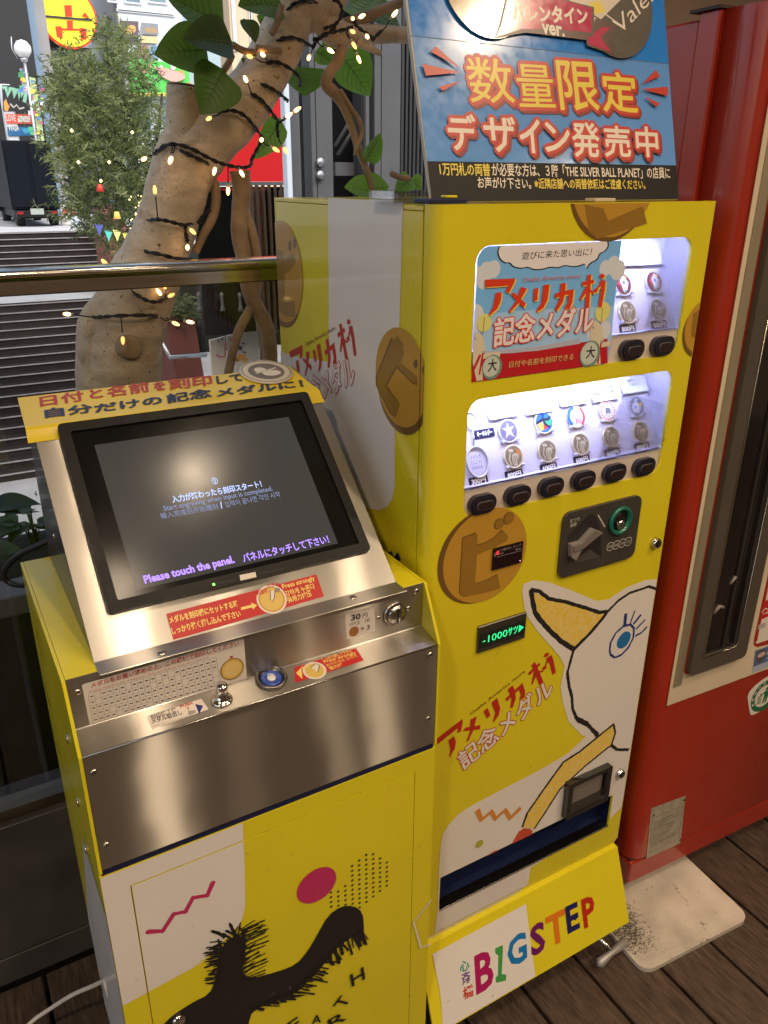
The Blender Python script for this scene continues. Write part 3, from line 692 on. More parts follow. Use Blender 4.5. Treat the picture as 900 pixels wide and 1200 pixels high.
bs = facade('dark_sign_building', 'charcoal building carrying the round yellow and red sign', 45, -160, 118, 38, 8, mat('charcoal_wall', (.06, .06, .065), .6, var=.2, vscale=.5), [(50, 55, 80, 120), (84, 55, 114, 120)], paned, sgray)
t = thing('round_sign', 'round yellow sign with thick red strokes on charcoal wall', 'sign', W(80, 15, 37.7))
b = MB(); c0 = W(80, 20, 37.7); rr = (W(111, 20, 37.7) - c0).length
yel = mat('sign_yellow', (.8, .72, .03), .5, emit=(.8, .7, .03), es=.25); rdd = mat('sign_scarlet', (.75, .04, .01), .5, emit=(.75, .04, .01), es=.25)
b.lathe(c0, (0, -1, 0), [(rr * 1.07, -.2), (rr * 1.07, 0), (rr, .001)], rdd, 48, False); b.lathe(c0, (0, -1, 0), [(rr, .002), (rr, .03), (.02, .031)], yel, 48, False); b.build('disc', t)
A = Art(Surf((0, 37.66, 0), (1, 0, 0), (0, 0, 1)), .004, (0, 0, .15)); A.STEP = .004
for q in ([(500, 40), (560, 40), (565, 130), (510, 130)], [(520, 160), (570, 160), (570, 230), (525, 230)], [(430, 205), (480, 205), (490, 300), (445, 290)], [(480, 220), (640, 225), (640, 240), (480, 236)], [(625, 215), (675, 225), (675, 310), (630, 310)], [(635, 130), (700, 140), (660, 95)]):
    A.poly(q, rdd)
A.poly([(340, 118), (720, 150), (720, 168), (340, 136)], sgray)
A.build('lettering', t)
wb = facade('white_shop_building', 'bright white shop building with photo posters behind the feathery tree', 119, -160, 232, 40, 9, mat('white_cladding', (.70, .74, .78), .5, var=.06, vscale=.5),
    [(112 + 10, -30, 138, 4), (142, -30, 166, 6), (170, -30, 196, 6), (200, -30, 226, 6), (136, 10, 205, 20), (186, 118, 206, 158), (150, 118, 180, 160), (210, 118, 230, 160)])
A = Art(Surf((0, 39.93, 0), (1, 0, 0), (0, 0, 1)), .004, (110, 0, .2)); A.STEP = .004
A.poly([(150, 120), (260, 125), (262, 255), (150, 245)], mat('poster_plum', (.13, .10, .12), .5)); A.poly([(165, 190), (200, 150), (240, 145), (250, 185), (200, 205)], mat('poster_peach', (.75, .42, .15), .5), 2)
A.poly([(275, 132), (375, 140), (378, 205), (278, 200)], mat('poster_grey', (.25, .27, .3), .5)); A.poly([(300, 160), (365, 165), (370, 195), (300, 190)], mat('poster_tan', (.42, .28, .15), .5))
A.poly([(278, 212), (375, 215), (372, 255), (280, 250)], mat('poster_sand', (.7, .55, .3), .5)); A.poly([(255, 262), (320, 265), (320, 340), (255, 335)], mat('poster_rust', (.35, .2, .17), .5)); A.poly([(330, 265), (372, 268), (370, 340), (330, 338)], mat('poster_blue', (.2, .35, .6), .5))
A.build('poster', wb)
t = thing('green_sign_band', 'bright green shop sign band with food pictures behind the banyan stub', 'sign', W(186, 95, 39.5))
b = MB(); bx(b, 150, 69, 224, 112, 39.5, .3, mat('sign_green', (.10, .55, .10), .5), .03); b.build('board', t)
A = Art(Surf((0, 39.48, 0), (1, 0, 0), (0, 0, 1)), .004, (110, 0, .2)); A.STEP = .004
for i in range(14):
    u = rnd.uniform(250, 560); v = rnd.uniform(380, 530); A.circle((u, v), (u + rnd.uniform(8, 18), v), rnd.choice([mat('food_pink', (.75, .4, .35), .5), mat('food_white', (.75, .7, .65), .5), mat('food_orange', (.7, .3, .1), .5)]), 9)
A.poly([(350, 380), (560, 440), (480, 490), (390, 450)], mat('food_pink', (.75, .4, .35), .5), 2)
A.poly([(200, 545), (570, 545), (570, 565), (200, 565)], mat('sign_lemon', (.8, .75, .1), .5))
A.build('picture', t)
facade('beige_building', 'beige and wood clad building seen above the banyan leaves', 258, -160, 345, 30, 1.2, mat('beige_cladding', (.60, .48, .33), .7, var=.2, vscale=.6), [(268, -40, 278, 60), (288, -40, 298, 90)], mat('window_cream', (.5, .52, .45), .3))
# small things on the street
for lab, (u, v0, v1), c in (('white bucket shaped stand on the street beside the truck', (77, 240, 258), (.65, .62, .6)), ('blue white standing banner on the street right of the truck', (86, 228, 256), (.6, .7, .8))):
    t = thing('street_stand', lab, 'stand', W(u, 262, 29)); b = MB(); p = W(u, v1, 29); q = W(u, v0, 29)
    b.lathe((p.x, 29, zt), (0, 0, 1), [(.16, 0), (.17, .1), (.14, q.z - zt), (.05, q.z - zt + .02)], mat('stand_%.2f' % c[0], c, .6), 12); b.build('body', t)
    b = MB(); b.box((p.x - .07, 28.82, zt + .35), (p.x + .07, 28.85, zt + .55), mat('sign_red', (.75, .10, .06), .5)); b.build('mark', t)

# right hand side of the plaza, behind the medal machine
t = thing('steel_frame_shutter', 'dark steel framed shutter building with braced posts behind the vines', 'building', (W(420, 100, 5).x, 5.2, -4))
Y = 5.0; steel = mat('painted_steel', (.085, .085, .088), .5, var=.15, vscale=3); ribs = mat('dark_rib', (.03, .03, .032), .5); voidm = mat('dark_interior', (.008, .008, .009), .9)
def col(u0, u1, m, y0=Y, th=.14, v=235):
    b = MB(); a, c = W(u0, v, y0), W(u1, v, y0); b.box((a.x, y0, -4), (c.x, y0 + th, 6.5), m); return b
b = col(340, 640, voidm, Y + .5, .1); b.build('back_panel', t)
for u0, u1, m in ((343, 354, steel), (367, 372, pale if False else steel), (373, 391, steel), (424, 428, ribs), (429, 433, steel), (434, 438, ribs), (439, 446, steel), (447, 468, steel), (469, 472, ribs), (520, 545, steel), (560, 585, steel)): col(u0, u1, m, Y + (.04 if m is ribs else 0)).build('post', t)
for i in range(9): col(474 + i * 4.6, 476.5 + i * 4.6, ribs, Y + .1, .04).build('rib', t)
b = MB()
for u0, v0, u1, v1 in ((393, 190, 424, 206), (469, 184, 510, 204)):
    p, q = W(u0, v0, Y + .16), W(u1, v1, Y + .16); b.box((p.x, Y + .16, q.z), (q.x, Y + .22, p.z), steel)
b.build('cross_rail', t)
for u0, v0, u1, v1 in ((393, 172, 424, 120), (396, 182, 424, 135), (468, 148, 500, 95), (468, 168, 500, 125)): b = MB(); b.tube([W(u0, v0, Y + .3), W(u1, v1, Y + .3)], .02, steel, 6); b.build('brace', t)
b = MB()
for u, v in ((374, 190), (374, 205)): p = W(u, v, Y); b.lathe((p.x, Y - .002, p.z), (0, -1, 0), [(.03, 0), (.03, .03), (.01, .035)], pipe, 10)
b.build('hinge', t)
t = thing('white_post', 'white square post between the red board and the steel shutter', 'post', (W(341, 100, 4.9).x, 4.95, -4)); b = MB(); a, c = W(336.5, 200, 4.9), W(342.5, 200, 4.9); b.box((a.x, 4.9, -4), (c.x, 4.98, 6), mat('post_white', (.55, .6, .66), .45), .004, 1); b.build('shaft', t); b = MB(); b.box((a.x - .03, 4.88, -4), (c.x + .03, 5.0, -3.96), pipe); b.build('base_plate', t)
t = thing('red_signboard', 'plain bright red board above the wooden screen behind the trunk', 'sign', W(290, 214, 8))
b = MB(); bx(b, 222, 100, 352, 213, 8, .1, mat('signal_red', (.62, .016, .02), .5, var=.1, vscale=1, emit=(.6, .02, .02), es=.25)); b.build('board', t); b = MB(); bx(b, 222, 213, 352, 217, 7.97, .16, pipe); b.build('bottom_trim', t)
t = thing('wooden_screen', 'brown plank screen below the red board', 'fence', W(328, 330, 6.5))
b = MB(); plank = mat('screen_plank', (.12, .075, .045), .6, var=.45, vscale=6, stretch=(9, 9, .8))
for i in range(7):
    a, c = W(296 + i * 7, 217, 6.5), W(302.6 + i * 7, 390, 6.5); b.box((a.x, 6.5, c.z), (c.x, 6.55, a.z), plank)
b.build('planks', t); b = MB(); a, c = W(296, 216, 6.55), W(345, 380, 6.55); b.box((a.x, 6.56, c.z - 2.2), (a.x + .08, 6.62, a.z - .05), plank); b.box((c.x - .08, 6.56, c.z - 2.2), (c.x, 6.62, a.z - .05), plank); b.build('post', t)
t = thing('black_barrier', 'glossy black screen with small rope posts behind the hanging roots', 'barrier', W(270, 380, 7))
b = MB(); a, c = W(226, 219, 7), W(344, 384, 7); blackg = mat('black_gloss', (.006, .007, .006), .25); b.box((a.x, 7, c.z), (c.x, 7.06, a.z), blackg); b.build('screen', t)
b = MB(); bx(b, 226, 221, 312, 223, 6.98, .02, mat('red_strip', (.3, .02, .02), .5)); b.build('strip', t)
for u in (235, 262, 283): b = MB(); p = W(u, 360, 6.9); b.lathe((p.x, 6.93, p.z - .04), (0, 0, 1), [(.03, 0), (.02, .03), (.014, .06), (.014, .13), (.022, .15), (.012, .18)], mat('post_pewter', (.12, .12, .11), .4), 10); b.build('rope_post', t)
t = thing('mural_hoarding', 'cream hoarding panels with doodled line drawings below the black screen', 'hoarding', W(265, 470, 7.3))
creamp = mat('cream_panel', (.66, .58, .46), .6, var=.05, vscale=3)
pts = [(246, 399), (264, 394.5), (266, 394), (302, 386), (304, 385.5), (322, 382)]
for (u0, v0), (u1, v1) in ((pts[0], pts[1]), (pts[2], pts[3]), (pts[4], pts[5])):
    b = MB(); a, c, d = W(u0, v0, 7.3), W(u1, v1, 7.3), W(u0, 500, 7.3); b.profile([(a.x, a.z), (c.x, c.z), (c.x, d.z), (a.x, d.z)], 1, 7.3, 7.34, creamp); b.build('panel', t)
A = Art(Surf((0, 7.3, 0), (1, 0, 0), (0, 0, 1)), .002, (180, 330, 160 / 900)); A.STEP = .001
dk, pk, og = mat('doodle_dark', (.08, .07, .12), .6), mat('doodle_red', (.65, .16, .12), .6), mat('doodle_orange', (.75, .36, .08), .6)
A.line([(410, 480), (440, 500), (470, 490), (475, 400)], .02, pk); A.line([(505, 370), (515, 400), (505, 440)], .025, pk)
A.line([(540, 520), (560, 490), (590, 485), (615, 520), (600, 525), (580, 505), (545, 522)], .035, og)
A.line([(560, 430), (580, 432), (575, 445), (560, 440)], .03, dk); A.line([(580, 405), (600, 410)], .014, dk); A.line([(585, 460), (610, 470)], .014, dk); A.line([(420, 380), (430, 400)], .012, dk); A.line([(445, 385), (455, 365)], .012, dk)
A.build('doodle', t)
t = thing('red_planter', 'red brown planter box with white pipe rail below the feathery shrub', 'planter', W(218, 500, 9))
b = MB(); a, c = W(195, 374, 9), W(249, 500, 9); b.profile([(a.x, a.z), (c.x - .12, a.z), (c.x, c.z), (a.x + .1, c.z)], 1, 9, 10, redbrown); b.build('box', t)
b = MB(); b.tube([W(187, 395, 8.9), W(199, 418.5, 8.8), W(242, 416, 8.8)], .028, pipe, 8); b.build('pipe_rail', t)
t = thing('planter_shrub', 'small grey green shrub growing over the red brown planter', 'shrub', W(206, 374, 9.2))
b = MB()
for i in range(160): podo_c = W(rnd.gauss(207, 10), rnd.gauss(366, 7), 9.2 + rnd.uniform(-.3, .3)); podo_clump(podo_c, rnd.choice(pl[:3])) if False else None
def clump2(mb, c, m, k=7, L0=.09):
    for i in range(k):
        d = V((rnd.gauss(0, 1), rnd.gauss(0, 1), rnd.gauss(.2, .8))).normalized(); s_ = d.orthogonal().normalized() * .012; L_ = L0 * rnd.uniform(.6, 1.4)
        mb.add([c, c + d * L_ * .5 + s_, c + d * L_, c + d * L_ * .5 - s_], [[0, 1, 2, 3]], m)
for i in range(150): clump2(b, W(rnd.gauss(209, 12), rnd.gauss(364, 7), 9.2 + rnd.uniform(-.3, .3)), rnd.choice(pl[:3]))
b.build('foliage', t, fix=False)
b = MB(); b.tube([W(208, 376, 9.2), W(206, 365, 9.2), W(209, 355, 9.2)], .02, tw, 6); b.build('stem', t)

# ------------------------------------------------------------------ the yellow medal vending machine
VW, VH, VD = .505, 1.536, .506
F = Surf((0, 0, 0), (1, 0, 0), (0, 0, 1))                 # its front
zA = (460, 560, 440 / 900); zB = (460, 240, 400 / 900); zC = (500, 580, 1 / 6); zD = (600, 660, 190 / 900); zE = (510, 840, 230 / 900)
zF = (500, 740, .2); zG = (480, 960, 280 / 900); zH = (540, 270, 190 / 900); zI = (535, 430, 130 / 867); zK = (645, 575, 140 / 900); zL = (300, 200, 240 / 900); zM = (300, 420, 240 / 900)
vm = thing('medal_vending_machine', 'tall yellow and white medal vending machine with a bird drawing and lit windows', 'vending machine', (VW / 2, VD / 2, 0))
b = MB(); b.box((0, .030, .12), (.006, VD - .0065, VH - .0085), YEL); b.box((VW - .006, .030, .12), (VW, VD - .0065, VH - .0085), YEL); b.box((0, VD - .006, .12), (VW, VD, VH - .002), YEL); b.box((0, .030, VH - .008), (VW, VD - .0065, VH - .002), YEL); b.box((.0065, .030, .12), (VW - .0065, VD - .0065, .126), YEL); b.build('cabinet', vm, bevel=.0012)
def bbox(pts): q = F.pl(pts); return min(p[0] for p in q), min(p[1] for p in q), max(p[0] for p in q), max(p[1] for p in q)
def avg(pts): q = F.pl(pts); return [sum(p[i] for p in q) / len(q) for i in (0, 1)]
u_l = F.px(555, 367)[0]; u_r = F.px(803, 345)[0]
u_t = (F.px(640, 284)[1] + F.px(800, 278.7)[1]) / 2; u_b = (F.px(562, 447.6)[1] + F.px(786.7, 415.6)[1]) / 2
l_l = F.px(546, 535)[0]; l_r = F.px(781, 495)[0]
l_t = (F.px(560, 469)[1] + F.px(777.8, 434)[1]) / 2; l_b = (F.px(555.6, 605.3)[1] + F.px(760, 556.4)[1]) / 2
s_l = F.px(515.2, 1048)[0]; s_r = F.px(715, 950)[0]; s_t = (F.px(515.8, 1028)[1] + F.px(666.7, 957)[1]) / 2; s_b = (F.px(514.8, 1066.7)[1] + F.px(711.8, 967.8)[1]) / 2
W1 = rrect(u_l, u_b, u_r, u_t, .022); W2 = rrect(l_l, l_b, l_r, l_t, .022); SL = rrect(s_l, s_b, s_r, s_t, .003, 2)
cupq = [F.px(*p) for p in Z(*zE, [(590, 290), (785, 215), (775, 370), (580, 445)])]
cx0, cx1 = (cupq[0][0] + cupq[3][0]) / 2, (cupq[1][0] + cupq[2][0]) / 2; cz1, cz0 = (cupq[0][1] + cupq[1][1]) / 2, (cupq[2][1] + cupq[3][1]) / 2
DZ0 = .285                                                # bottom of the door
b = MB()
rf = .018
b.prism(F, [(rf, DZ0), (VW - .006, DZ0), (VW - .006, VH), (rf, VH)], -.004, 0, YEL, holes=[W1, W2, SL])
arc = [(rf - rf * math.sin(R(a)), rf - rf * math.cos(R(a))) for a in range(0, 91, 10)]
vs = []; 
for z in (DZ0, VH):
    vs += [(x, y, z) for x, y in arc] + [(0, .026, z)]
n = len(arc) + 1; b.add(vs, [[i, i + 1, n + i + 1, n + i] for i in range(n - 1)], YEL, True)
arc2 = [(VW - .006 + .006 * math.sin(R(a)), .006 - .006 * math.cos(R(a))) for a in range(0, 91, 30)] + [(VW, .026)]
vs = [(x, y, z) for z in (DZ0, VH) for x, y in arc2]; n = len(arc2); b.add(vs, [[i, i + 1, n + i + 1, n + i] for i in range(n - 1)], YEL, True)
top = [(x, y) for x, y in arc] + [(0, .026), (VW, .026)] + arc2[::-1][1:]
for z in (VH - .0005, DZ0): b.add([(x, y, z) for x, y in top], [list(t) for t in tessellate_polygon([[V((x, y, 0)) for x, y in top]])], YEL)
door = b.build('door', vm)
b = MB(); b.box((.004, .0265, .15), (.012, .0298, VH - .006), BLK); b.box((VW - .012, .0265, .15), (VW - .004, .0298, VH - .006), BLK); b.box((.0125, .0265, VH - .014), (VW - .0125, .0298, VH - .006), BLK); b.build('door_seal', vm)
b = MB(); b.box((-.002, .012, VH + .0005), (.055, .050, VH + .006), NAVY, .0015, 1); b.box((.028, .020, VH + .0065), (.045, .034, VH + .010), YEL, .001, 1); b.build('hinge', vm)
b = MB(); p = F.px(718, 236); b.box((p[0] - .02, .012, VH + .0005), (p[0] + .018, .034, VH + .005), mat('tape_scrap', (.5, .42, .34), .5), .001, 1); b.build('latch', vm)

# lit compartments behind the two windows
ledm = glow('led_white', (.60, .72, 1.0), 2.6)
boxm = mat('display_card', (.64, .62, .78), .5, var=.03, vscale=20)
def compartment(l, b0, r, t, strip):
    zs = b0 + strip
    m = MB(); y0, y1 = .018, .085
    def q(pts, mm): m.add(pts, [[0, 1, 2, 3]], mm)
    e = .012
    q([(l - e, y0, zs), (r + e, y0, zs), (r + e, y1, t + e), (l - e, y1, t + e)], boxm)
    q([(l - e, .004, t + e), (r + e, .004, t + e), (r + e, y1, t + e), (l - e, y1, t + e)], boxm)
    for x in (l - e, r + e): q([(x, .004, zs - .004), (x, y0, zs - .004), (x, y1, t + e), (x, .004, t + e)], boxm)
    q([(l - e, .004, zs), (r + e, .004, zs), (r + e, y0, zs), (l - e, y0, zs)], boxm)
    o = m.build('display_card', vm)
    S = Surf((0, y0, zs), (1, 0, 0), V((0, y1 - y0, t + e - zs)))
    m = MB(); m.prism(F, rrect(l - .008, b0 - .008, r + .008, zs, .01), -.010, -.0045, mat('button_strip', (.60, .52, .46), .4, var=.03)); m.build('button_strip', vm)
    m = MB(); m.box((l, .001, zs + .0005), (r, .0034, t + .006), glass('window_glass_' + str(round(t, 2)), (.99, .99, 1), .03)); m.build('window_pane', vm)
    nL = int((r - l) / .05); 
    m = MB(); m.box((l, .035, t + .004), (r, .060, t + .0115), CAN); lo = m.build('led_strip', vm)
    m = MB()
    for i in range(nL):
        x = l + (i + .5) * (r - l) / nL; m.box((x - .006, .058, t - .001), (x + .006, .066, t + .0035), ledm)
    m.build('led', lo)
    ld = bpy.data.lights.new('led_light', 'AREA'); ld.shape = 'RECTANGLE'; ld.size = (r - l) * .96; ld.size_y = .012; ld.energy = .72; ld.color = (.50, .56, 1.0)
    lt = bpy.data.objects.new('led_light', ld); COL.objects.link(lt); lt.parent = vm; lt.location = V(((l + r) / 2, .02, t + .006)) - vm.location; lt.rotation_euler = (R(35), 0, 0)
    return S, zs
strip_u = F.px(700, 416)[1]; 
SU, zu = compartment(u_l, u_b, u_r, u_t, F.px(786.7, 386.5)[1] - u_b)
SLW, zl = compartment(l_l, l_b, l_r, l_t, F.px(560, 573)[1] - l_b)

capb = mat('button_housing', (.012, .012, .022), .3, coat=.3); capl = mat('button_lens', (.022, .012, .014), .3, coat=.3); capr = mat('button_rim', (.10, .085, .085), .35)
def stadium(c, w_, h_): return rrect(c[0] - w_ / 2, c[1] - h_ / 2, c[0] + w_ / 2, c[1] + h_ / 2, h_ / 2 - 1e-5, 8)
def button(px):
    c = F.px(*px)
    m = MB(); m.prism(F, stadium(c, .0475, .029), -.0045, .004, capb); m.prism(F, stadium(c, .042, .0235), .004, .0055, capb); o = m.build('selection_button', vm, bevel=.0015)
    m = MB(); m.prism(F, stadium((c[0] + .002, c[1] - .001), .030, .0135), .0055, .0072, capr); m.prism(F, stadium((c[0] + .002, c[1] - .001), .0278, .0115), .0072, .0078, capl); m.build('button_lens', o, bevel=.0005)
for p in Z(*zB, [(236, 788), (329, 765), (417, 743), (502, 725), (584, 706), (662, 690), (630, 381), (711, 371)]): button(p)

medg = mat('medal_gold', (.72, .62, .42), .45, .35, var=.15, vscale=90); meds = mat('medal_silver', (.62, .62, .64), .45, .35, var=.15, vscale=90); medd = mat('medal_recess', (.24, .20, .12), .5, .2)
clipm = mat('clear_clip', (.75, .75, .85), .2)
def medal(S, px, kind, r=.0185):
    c = S.px(*px); m = MB(); o3 = S.at(c[0], c[1], .0005)
    body = meds if kind in ('silver', 'star', 'bird', 'pigeon') else medg
    m.lathe(o3, S.n, [(r * .97, 0), (r, .001), (r, .003), (r * .96, .0036), (r * .87, .0036), (r * .85, .0030), (.001, .0030)], body, 32)
    o = m.build('sample_medal', vm)
    A = Art(S, .0040); A.STEP = .0001
    def C(x, y): return (c[0] + x * r, c[1] + y * r)
    if kind in ('gold', 'silver', 'goldred'):
        A.loc(circ(c, r * .82, 28), medd)
        A.loc([C(-.15, .15), C(.1, .3), C(.5, .2), C(.45, -.1), C(.3, -.35), C(.2, -.75), C(-.1, -.75), C(-.3, -.4)], body)
        for a in ((-.3, .55), (-.1, .5)): A.loc(circ(C(*a), r * .14, 12), body)
        for k in range(4): A.line([C(-.25 + k * .17, .05), C(-.3 + k * .17, -.6)], r * .07, medd, local=True)
        A.line([C(-.35, .35), C(-.55, -.2), C(-.4, -.65)], r * .12, body, local=True); A.line([C(.35, .5), C(.6, .1)], r * .1, body, local=True)
        if kind == 'goldred': A.loc([C(.1, .7), C(.5, .5), C(.7, .1), C(.5, 0), C(.3, .4)], mat('medal_orange', (.6, .2, .03), .4))
    elif kind == 'star':
        A.loc(circ(c, r * .84, 28), mat('medal_dusk', (.16, .15, .22), .4))
        A.loc([C(0, .75), C(.15, .3), C(.65, .35), C(.25, .0), C(.5, -.6), C(0, -.25), C(-.5, -.6), C(-.2, 0), C(-.65, .3), C(-.15, .3)], mat('medal_champagne', (.55, .48, .36), .4))
    elif kind == 'mural':
        A.loc(circ(c, r * .86, 32), mat('enamel_blue', (.03, .15, .65), .3)); A.loc([C(-.8, -.1), C(-.1, .1), C(-.1, -.6), C(-.5, -.65)], mat('enamel_yellow', (.7, .5, .08), .3)); A.loc([C(.1, .1), C(.8, .25), C(.75, -.25), C(.4, -.45)], mat('enamel_green', (.05, .4, .15), .3)); A.loc([C(-.05, -.1), C(.3, -.5), C(.1, -.6), C(-.15, -.6)], mat('enamel_red', (.6, .05, .05), .3))
        A.line([C(-.85, 0), C(-.2, .25), C(.5, .2), C(.75, .45)], r * .22, BLK, .2, local=True); A.line([C(.0, .7), C(-.05, .2), C(.1, -.2), C(.6, -.5)], r * .16, BLK, .2, local=True)
    elif kind == 'ring':
        A.loc(circ(c, r * .9, 32), WHT)
        for k in range(18):
            a = 2 * math.pi * k / 18; A.loc(circ((c[0] + math.cos(a) * r * .76, c[1] + math.sin(a) * r * .76), r * .09, 8), mat('enamel_rose', (.6, .04, .1), .3), up=(k == 0))
        A.loc(circ(c, r * .5, 24), meds); A.loc([C(-.3, -.2), C(.3, -.2), C(.25, .25), C(-.2, .3)], mat('enamel_grey', (.12, .12, .13), .4))
    elif kind == 'thirty':
        A.loc(circ(c, r * .9, 32), WHT); cir = [C(math.cos(R(a)) * .84, math.sin(R(a)) * .84) for a in range(100, 231, 10)]; A.line(cir, r * .3, mat('enamel_blue', (.03, .15, .65), .3), local=True)
        A.line([C(math.cos(R(a)) * .84, math.sin(R(a)) * .84) for a in range(-60, 51, 10)], r * .2, mat('enamel_red', (.6, .05, .05), .3), local=True); A.loc(circ(C(.3, .65), r * .2, 12), mat('enamel_yellow', (.7, .5, .08), .3))
        A.text('30', C(-.25, -.6), C(.45, -.6), mat('enamel_red', (.6, .05, .05), .3), h=r * .5, local=True); A.loc(circ(C(0, .25), r * .08, 8), mat('enamel_blue', (.03, .15, .65), .3))
    elif kind == 'pigeon':
        A.loc(circ(c, r * .84, 28), mat('medal_dusk', (.16, .15, .22), .4)); A.loc(circ(C(-.1, -.1), r * .5, 20), WHT); A.loc([C(.25, .2), C(.75, .35), C(.5, -.1), C(.2, -.05)], mat('enamel_yellow', (.7, .5, .08), .3)); A.loc(circ(C(-.2, -.05), r * .15, 12), mat('enamel_blue', (.03, .15, .65), .3)); A.loc([C(-.3, .5), C(.0, .8), C(.3, .6), C(0, .4)], meds)
    else:
        A.loc(circ(c, r * .84, 28), mat('medal_maroon', (.16, .02, .03), .4)); A.loc([C(-.35, .3), C(.1, .75), C(.6, .1), C(.3, -.5), C(-.1, -.7), C(-.2, -.2)], WHT); A.loc([C(-.1, -.5), C(.25, -.45), C(.1, -.75)], mat('enamel_green', (.05, .4, .15), .3)); A.loc(circ(C(.05, .15), r * .15, 10), mat('enamel_blue', (.03, .15, .65), .3)); A.loc([C(-.7, .1), C(-.35, .3), C(-.3, -.1)], mat('enamel_red', (.6, .05, .05), .3)); A.loc([C(.1, .75), C(.45, .6), C(.35, .35)], mat('enamel_yellow', (.7, .5, .08), .3))
    A.build('relief', o)
    m = MB()
    for sx in (-.75, .75): m.box(S.at(c[0] + sx * r - .0025, c[1] - r * .78, 0) + V((0, -.006, 0)), S.at(c[0] + sx * r + .0025, c[1] - r * .62, .0) + V((0, 0, .001)), clipm)
    m.build('clip', o)
for px, k in zip(Z(*zB, [(302, 598), (395, 575), (480, 560), (563, 545), (640, 533), (316, 665), (405, 650), (493, 632), (573, 613), (652, 600)]), ('star', 'mural', 'thirty', 'ring', 'pigeon', 'goldred', 'gold', 'gold', 'gold', 'gold')): medal(SLW, px, k)
for px, k in zip(Z(*zB, [(604, 212), (686, 206), (616, 285), (697, 279)]), ('bird', 'bird', 'gold', 'silver')): medal(SU, px, k)
# key holder sample: two rings and a little tag
def ring(m, S, c, r, w_, mm, ry=1.2):
    pts = [S.at(c[0] + r * math.cos(R(a)), c[1] + r * ry * math.sin(R(a)), .003) for a in range(0, 361, 15)]; m.tube(pts, w_, mm, 6, False)
m = MB(); c = SLW.px(*Z(*zI, [(155, 745)])[0]); ring(m, SLW, c, .019, .0018, meds); d = SLW.px(*Z(*zI, [(105, 425)])[0]); ring(m, SLW, d, .010, .0013, meds, 1.3)
m.tube([SLW.at(c[0], c[1] + .023, .003), SLW.at((c[0] + d[0]) / 2, (c[1] + d[1]) / 2 + .006, .003), SLW.at(d[0], d[1] - .013, .003)], .0014, meds, 6); kh = m.build('key_holder_sample', vm)
A = Art(SLW, .0008); A.loc(circ(c, .0175, 28, .021), mat('lavender_card', (.6, .58, .72), .5))
for i, s in enumerate(('メダルを', 'ここに', 'はめ込む')): A.text(s, (c[0] - .010, c[1] + .006 - i * .008), (c[0] + .010, c[1] + .006 - i * .008), NAVY, h=.005, local=True)
A.build('key_holder_card', kh)
def price(S, px, s, w_=.033, hh=.0142, name='price_tag'):
    c = S.px(*px); A = Art(S, .0012); A.mb.prism(S, rrect(c[0] - w_ / 2, c[1] - hh / 2, c[0] + w_ / 2, c[1] + hh / 2, .002, 3), .0, .0015, mat('tag_black', (.015, .015, .05), .5, spec=.2)); A.h = .0016
    A.text(s, (c[0] - w_ * .38, c[1] - hh * .27), (c[0] + w_ * .38, c[1] - hh * .27), mat('tag_white', (.92, .92, .92), .5), h=hh * .6, local=True, bold=.035); A.build(name, vm)
for px, s in zip(Z(*zB, [(226, 729), (320, 712), (411, 694), (498, 673), (579, 656), (657, 639)]), ('300円', '800円', '600円', '600円', '600円', '800円')): price(SLW, px, s)
for px in Z(*zB, [(619, 328), (702, 318)]): price(SU, px, '800円')
price(SLW, Z(*zI, [(215, 520)])[0], 'キーホルダー', .036, .013, 'name_tag')
def paper(S, px, lines, w_=.058, hh=.026):
    c = S.px(*px); m = MB(); n = 6; vs = []
    for i in range(n + 1):
        for k in (0, 1): vs.append(S.at(c[0] + (k - .5) * w_, c[1] + hh / 2 - hh * i / n, .0008 + .006 * (i / n) ** 2))
    m.add(vs, [[2 * i, 2 * i + 1, 2 * i + 3, 2 * i + 2] for i in range(n)], mat('label_paper', (.78, .78, .82), .6)); o = m.build('paper_label', vm)
    A = Art(S, .0025); hl = .0052
    for i, s in enumerate(lines): 
        A.h = .0016 + .006 * ((i * .0078 + .010) / hh) ** 2
        ww = min(w_ * .42, len(s) * hl * .45); A.text(s, (c[0] - ww, c[1] + .006 - i * .0078), (c[0] + ww, c[1] + .006 - i * .0078), NAVY, h=hl, local=True, bold=.012)
    A.build('lettering', o)
for px, ls in zip(Z(*zI, [(350, 335), (630, 300)]) + [(682, 466), (708, 461), (742, 453)][0:0] + Z(650, 430, 1 / 6, [(118, 215), (340, 185), (548, 130)]),
                  (('アメリカ村', '記念メダル', '限定バージョン'), ('壁画「ピース・オン・', 'アース」記念メダル'), ('ビッグステップ', '30周年'), ('THE SILVER', 'BALL PLANET'), ('鳩のみのむし', 'メダル'))): paper(SLW, px, ls)
for px in Z(700, 230, 200 / 900, [(262, 325), (120, 330)]): paper(SU, px, ('バレンタイン', '記念メダル', '「すき」'))

